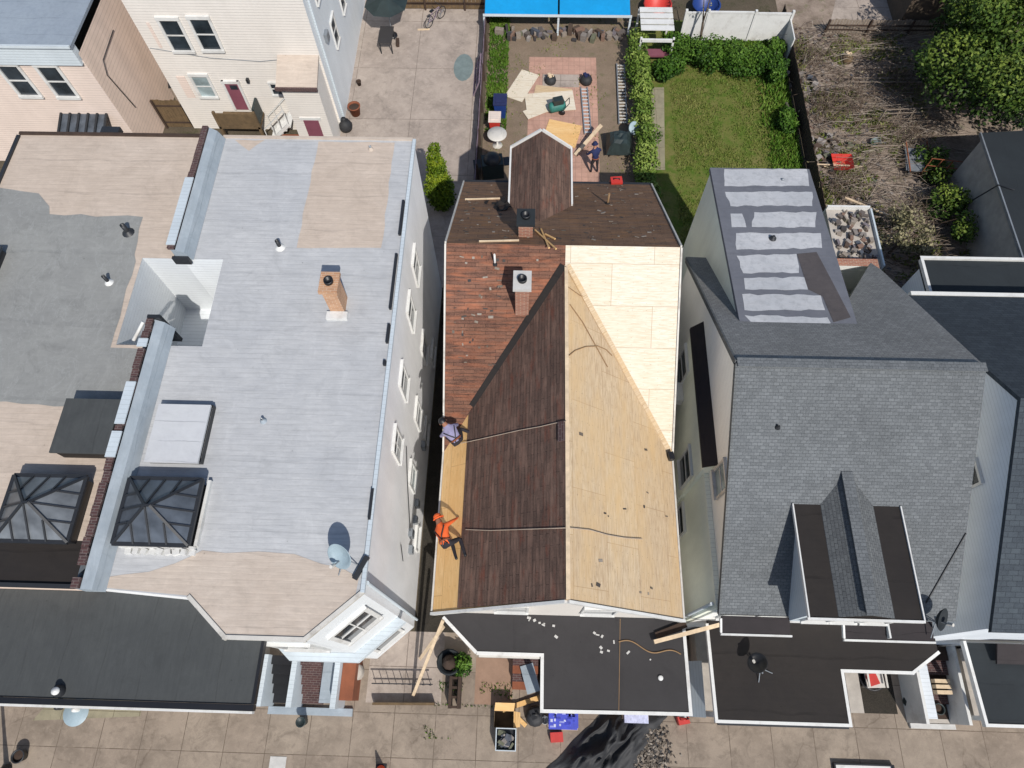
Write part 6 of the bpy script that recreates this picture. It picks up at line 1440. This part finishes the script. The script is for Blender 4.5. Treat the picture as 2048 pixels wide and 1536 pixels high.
# right forecourt
flat('right_forecourt', 'alley', [(10.0, -.2), (12.9, -.2), (12.9, 1.9), (10.0, 1.9)], .008)
p = W(1742, 1352, .3)-Z*.3; t = thing('fire_pit', 'round black fire pit with blue-grey centre in the right forecourt', 'fire pit', p)
MB().lathe(p, [(0, .02), (.3, 0), (.46, .35), (.48, .37), (.42, .36), (.3, .2), (0, .18)], 20).build('bowl', 'black', t); MB().lathe(p+Z*.2, [(.2, 0), (.16, .12), (0, .14)], 12).build('core', 'dish', t)
t = thing('forecourt_wall', 'narrow grey retaining wall in the right forecourt', 'low wall', (11.5, .8, 0)); MB().box(11.15, 11.5, -.15, 1.8, 0.01, .45).build('wall', 'stucco', t); MB().box(11.1, 11.55, -.2, 1.85, .452, .5).build('coping', 'stucco', t)
p = Vector((12.1, .9, 0)); t = thing('mobility_seat', 'white patio chair with a red cushion in the right forecourt', 'chair', p)
MB().obox(p+Z*.42, .6, .62, .06, .05).build('seat', 'offwhite', t); MB().obox(p+Vector((0, .34, .45)), .6, .07, .6, .05).build('backrest', 'offwhite', t); MB().obox(p+Vector((-.1, -.05, .482)), .34, .36, .1, .3).build('cushion', 'red', t)
for sx in (-.26, .26):
    for sy in (-.27, .27): MB().obox(p+Vector((sx, sy, 0)), .05, .05, .42).build('leg', 'offwhite', t)
    MB().bar(p+Vector((sx*1.15, -.3, .66)), p+Vector((sx*1.15, .3, .66)), .06, .04).build('armrest', 'offwhite', t)
p = W(1812, 1400, 0); bag('dark green sack in front of the white patio chair', p+Vector((.1, -.05, 0)), ('greentarp', 'offwhite'), .26, 'sack', 'sack', 7)
bush('small dark green shrub behind the white patio chair', (11.9, 1.6), .35, .3, .8, 500, 'leaf_tree', 71, .12)
t = thing('entrance_stoop', 'grey-walled entrance stoop with dark cluttered steps left of the right-edge porch', 'stairs', (14, .8, 0))
MB().box(13.15, 13.25, -.45, 2.0, 0, 1.25).build('side_wall', 'white', t); MB().box(13.26, 13.68, -.3, 1.95, 0, 1.0).build('side_wall', 'sid_grey', t)
MB().box(14.52, 14.62, -.45, 1.95, 0, 1.25).build('side_wall', 'white', t); MB().box(13.2, 14.7, -.62, -.46, 0, .12).build('landing', 'cement', t)
for k in range(5): MB().box(13.7, 14.5, -.3+k*.45, 1.95, .002+.18*k, .18*(k+1)).build('step', 'coping' if k % 2 else 'wooddark', t)
MB().box(13.3, 14.6, -.44, -.31, .0, .16).build('lower_step', 'stucco', t)
t = thing('crate', 'cream slatted crate standing on the dark steps of the grey-walled stoop', 'crate', (14.05, .7, .55)); 
m = MB()
for a in range(3): m.box(13.85, 14.35, .45+a*.17, .57+a*.17, .74, .98); 
m.build('slats', 'lumber', t); MB().box(13.87, 14.33, .46, .9, .725, .738).build('base', 'wooddark', t)
pot('dark pot with dry stems on the lower step of the grey-walled stoop', Vector((14.1, 0.0, .185)), .17, .24, 'greentarp')
# shallow tray cut by the bottom edge
p0, p1 = W(1668, 1526, .16), W(1788, 1528, .16); t = thing('mixing_tray', 'shallow white tray with black rim cut by the bottom edge of the photo', 'tray', (p0.x+.8, p0.y-.35, 0))
MB().box(p0.x+.05, p1.x-.05, p0.y-.75, p0.y-.05, .004, .06).build('floor', 'white', t)
m = MB(); m.box(p0.x, p1.x, p0.y-.05, p0.y, 0, .16); m.box(p0.x, p1.x, p0.y-.8, p0.y-.75, 0, .16); m.box(p0.x, p0.x+.05, p0.y-.749, p0.y-.051, 0, .16); m.box(p1.x-.05, p1.x, p0.y-.749, p0.y-.051, 0, .16); m.build('rim', 'black', t)

# ------------------------------------------------------------------ people
def person(label, origin, rot, joints, mats, hat=None, hair='black', harness=False):
    """one continuous skinned body; joints: name -> (xyz) in body space; fingers are short chains on each palm"""
    J = dict(joints); order = []; vs = []; es = []; rad = []
    def V(n, p, r_): order.append(n); vs.append(Vector(p)); rad.append(r_); return len(vs)-1
    R_ = dict(pelvis=.15, belly=.145, chest=.165, neck=.062, skull=.1, crown=.095, shL=.075, shR=.075, elL=.05, elR=.05, wrL=.032, wrR=.032, hiL=.095, hiR=.095, knL=.068, knR=.068, anL=.045, anR=.045, toL=.042, toR=.042)
    idx = {n: V(n, J[n], R_[n]) for n in R_}
    for a, b in [('pelvis', 'belly'), ('belly', 'chest'), ('chest', 'neck'), ('neck', 'skull'), ('skull', 'crown'), ('chest', 'shL'), ('chest', 'shR'), ('shL', 'elL'), ('shR', 'elR'), ('elL', 'wrL'), ('elR', 'wrR'), ('pelvis', 'hiL'), ('pelvis', 'hiR'), ('hiL', 'knL'), ('hiR', 'knR'), ('knL', 'anL'), ('knR', 'anR'), ('anL', 'toL'), ('anR', 'toR')]: es.append((idx[a], idx[b]))
    for s_ in 'LR':
        wr, el = Vector(J['wr'+s_]), Vector(J['el'+s_]); d = (wr-el).normalized(); side = d.cross(Z)
        if side.length < .1: side = d.cross(Vector((0, 1, 0)))
        side.normalize(); dn = side.cross(d)
        pm_ = V('palm'+s_, wr+d*.07, .03); es.append((idx['wr'+s_], pm_))
        for k in range(4):
            o_ = (k-1.5)*.021; l = (.06, .075, .07, .052)[k]
            a1 = V('f', wr+d*.1+side*o_, .011); a2 = V('f', wr+d*(.1+l*.6)+side*o_*1.15-Z*.008, .0095); a3 = V('f', wr+d*(.1+l)+side*o_*1.15-Z*.024, .008); es += [(pm_, a1), (a1, a2), (a2, a3)]
        q_ = -1 if s_ == 'L' else 1
        a1 = V('f', wr+d*.06+side*.038*q_, .012); a2 = V('f', wr+d*.1+side*.058*q_-Z*.01, .0095); es += [(pm_, a1), (a1, a2)]
    sk, nk = Vector(J['skull']), Vector(J['neck']); fwd = Vector(J.get('face', (0, 1, 0))).normalized()
    ns = V('nose', sk+fwd*.105, .018); es.append((idx['skull'], ns))
    me = bpy.data.meshes.new('person'); me.from_pydata(vs, es, []); me.update()
    o = bpy.data.objects.new('person', me); col.objects.link(o)
    md = o.modifiers.new('skin', 'SKIN'); md.use_smooth_shade = True
    sv = me.skin_vertices[0].data if me.skin_vertices else None
    if sv is None:
        bpy.context.view_layer.objects.active = o; sv = me.skin_vertices[0].data
    for i, r_ in enumerate(rad): sv[i].radius = (r_, r_); sv[i].use_root = (i == idx['pelvis'])
    ss = o.modifiers.new('sub', 'SUBSURF'); ss.levels = ss.render_levels = 1
    dg = bpy.context.evaluated_depsgraph_get(); ev = o.evaluated_get(dg)
    m2 = bpy.data.meshes.new_from_object(ev); o.modifiers.clear(); o.data = m2; m2.name = 'person'
    for mt in (mats['top'], mats['legs'], 'skin', 'black'): m2.materials.append(MT[mt])
    segs = [('top', 'pelvis', 'belly'), ('top', 'belly', 'chest'), ('top', 'chest', 'shL'), ('top', 'chest', 'shR'), ('top', 'shL', 'elL'), ('top', 'shR', 'elR'), ('top', 'elL', 'wrL'), ('top', 'elR', 'wrR'), ('legs', 'pelvis', 'hiL'), ('legs', 'pelvis', 'hiR'), ('legs', 'hiL', 'knL'), ('legs', 'hiR', 'knR'), ('legs', 'knL', 'anL'), ('legs', 'knR', 'anR'), ('shoe', 'anL', 'toL'), ('shoe', 'anR', 'toR'), ('skin', 'neck', 'skull'), ('skin', 'skull', 'crown'), ('skin', 'wrL', 'hL'), ('skin', 'wrR', 'hR')]
    for s_ in 'LR': J['h'+s_] = Vector(J['wr'+s_])+(Vector(J['wr'+s_])-Vector(J['el'+s_])).normalized()*.2
    mi = dict(top=0, legs=1, skin=2, shoe=3)
    for f in m2.polygons:
        c = f.center; best = (9, 'top')
        for k_, a, b in segs:
            A2, B2 = Vector(J[a]), Vector(J[b]); d = B2-A2; t_ = max(0, min(1, (c-A2).dot(d)/max(1e-6, d.length_squared))); dist = (c-(A2+d*t_)).length-R_.get(a, .04)*.6
            if dist < best[0]: best = (dist, k_)
        f.material_index = mi[best[1]]; f.use_smooth = True
    o['_base'] = (0, 0, 0)
    tag(o, label, 'person')
    cr = Vector(J['crown']); upd = (cr-nk).normalized()
    if hat:
        h_ = MB().lathe(sk+upd*.03, [(.118, -.01), (.12, .05), (.1, .11), (.05, .145), (0, .15)], 16, upd); h_.build('helmet', hat, o, local=True)
        b_ = MB().lathe(sk+upd*.03+fwd*.03, [(.115, -.005), (.16, -.008), (.16, .004), (.115, .008)], 16, upd); b_.build('helmet_brim', hat, o, local=True)
    else:
        h_ = MB().lathe(sk+upd*.02-fwd*.012, [(.112, -.04), (.118, .02), (.104, .08), (.06, .122), (0, .13)], 16, upd); h_.build('hair', hair, o, local=True)
    sd = upd.cross(fwd)
    bl, pv, ch = Vector(J['belly']), Vector(J['pelvis']), Vector(J['chest']); ax = (bl-pv).normalized()
    MB().lathe(pv+ax*.05, [(.15, 0), (.172, .0), (.172, .05), (.15, .05)], 18, ax).build('tool_belt', 'terracotta', o, local=True)
    if harness:
        hs = MB()
        for a_, b__ in (('shL', 'hiR'), ('shR', 'hiL')):
            A3, B3 = Vector(J[a_]), Vector(J[b__]); md_ = (A3+B3)/2
            bk = -fwd; bk = (bk-ax*bk.dot(ax)).normalized()
            hs.tube([A3+bk*.06+Z*.03, md_+bk*.165, B3+bk*.09], .018, 6)
        hs.build('safety_harness', 'black', o, local=True)
    e = MB()
    for s_ in (-1, 1): e.lathe(sk+fwd*.088+sd*.035*s_+upd*.015, [(0, 0), (.012, .004), (.008, .012), (0, .014)], 8, fwd)
    e.build('eyes', 'black', o, local=True)
    e = MB()
    for s_ in (-1, 1): e.lathe(sk+sd*.098*s_, [(0, 0), (.03, .004), (.028, .02), (0, .022)], 10, sd*s_)
    e.build('ears', 'skin', o, local=True)
    MB().bar(sk+fwd*.098-upd*.045-sd*.022, sk+fwd*.098-upd*.045+sd*.022, .012, .008).build('mouth', 'terracotta', o, local=True)
    o.matrix_world = Matrix.Translation(Vector(origin)) @ rot.to_4x4()
    return o
allfours = dict(pelvis=(0, -.18, .52), belly=(0, .02, .56), chest=(0, .24, .6), neck=(0, .42, .62), skull=(0, .53, .62), crown=(0, .6, .68), face=(0, .75, -.66),
    shL=(-.19, .27, .58), shR=(.19, .27, .58), elL=(-.3, .36, .33), elR=(.27, .42, .34), wrL=(-.27, .5, .09), wrR=(.2, .58, .09), hiL=(-.1, -.2, .46), hiR=(.1, -.2, .46),
    knL=(-.15, .05, .08), knR=(.16, -.02, .08), anL=(-.13, -.38, .07), anR=(.2, -.44, .07), toL=(-.13, -.52, .045), toR=(.2, -.58, .045))
crouch = dict(pelvis=(0, -.12, .36), belly=(0, -.02, .5), chest=(0, .12, .66), neck=(0, .25, .8), skull=(0, .33, .87), crown=(0, .37, .95), face=(0, .8, -.55),
    shL=(-.19, .14, .66), shR=(.19, .14, .66), elL=(-.3, .32, .48), elR=(.3, .3, .46), wrL=(-.22, .5, .3), wrR=(.16, .5, .26), hiL=(-.1, -.12, .32), hiR=(.1, -.12, .32),
    knL=(-.17, .24, .44), knR=(.28, .26, .3), anL=(-.14, .02, .08), anR=(.5, -.05, .08), toL=(-.15, .17, .045), toR=(.58, .1, .045))
stand = dict(pelvis=(0, 0, .92), belly=(0, .03, 1.1), chest=(0, .1, 1.33), neck=(0, .17, 1.5), skull=(0, .22, 1.6), crown=(0, .24, 1.69), face=(0, .9, -.35),
    shL=(-.2, .1, 1.38), shR=(.2, .1, 1.38), elL=(-.36, .18, 1.14), elR=(.34, .22, 1.14), wrL=(-.3, .4, 1.0), wrR=(.22, .42, .98), hiL=(-.1, 0, .88), hiR=(.1, 0, .88),
    knL=(-.13, .06, .48), knR=(.14, .0, .48), anL=(-.13, 0, .08), anR=(.16, -.08, .08), toL=(-.15, .14, .04), toR=(.19, .06, .04))
def slope_frame(pl, heading):
    n = Vector((-pl[1], -pl[2], 1)).normalized(); f = Vector((math.sin(heading), math.cos(heading), 0)); f = (f-n*f.dot(n)).normalized(); x = f.cross(n)
    return Matrix(((x.x, f.x, n.x), (x.y, f.y, n.y), (x.z, f.z, n.z)))
nL = Vector((-kL, 0, 1)).normalized()
p = PL(916, 1082, PLl); person('worker in bright orange kneeling on the orange plywood strip at the left eave', p+nL*.012, slope_frame(PLl, math.radians(-25)), allfours, dict(top='orange', legs='denim'), 'orange', harness=True)
p = PL(922, 890, PLl); person('worker in lilac-grey top and dark trousers crouching at the lower end of the red shingles', p+nL*.012, slope_frame(PLl, math.radians(-50)) @ Matrix.Rotation(math.radians(22), 3, 'Y'), crouch, dict(top='lilac', legs='denim'), None, harness=True)
p = W(1187, 345, 0); person('person in navy top and dark trousers standing in the yard beside the brown dormer', (p.x, p.y, .008), Matrix.Rotation(math.radians(20), 3, 'Z'), stand, dict(top='navy', legs='denim'), 'navy')

for o in list(bpy.data.objects):
    if '_base' in o: del o['_base']
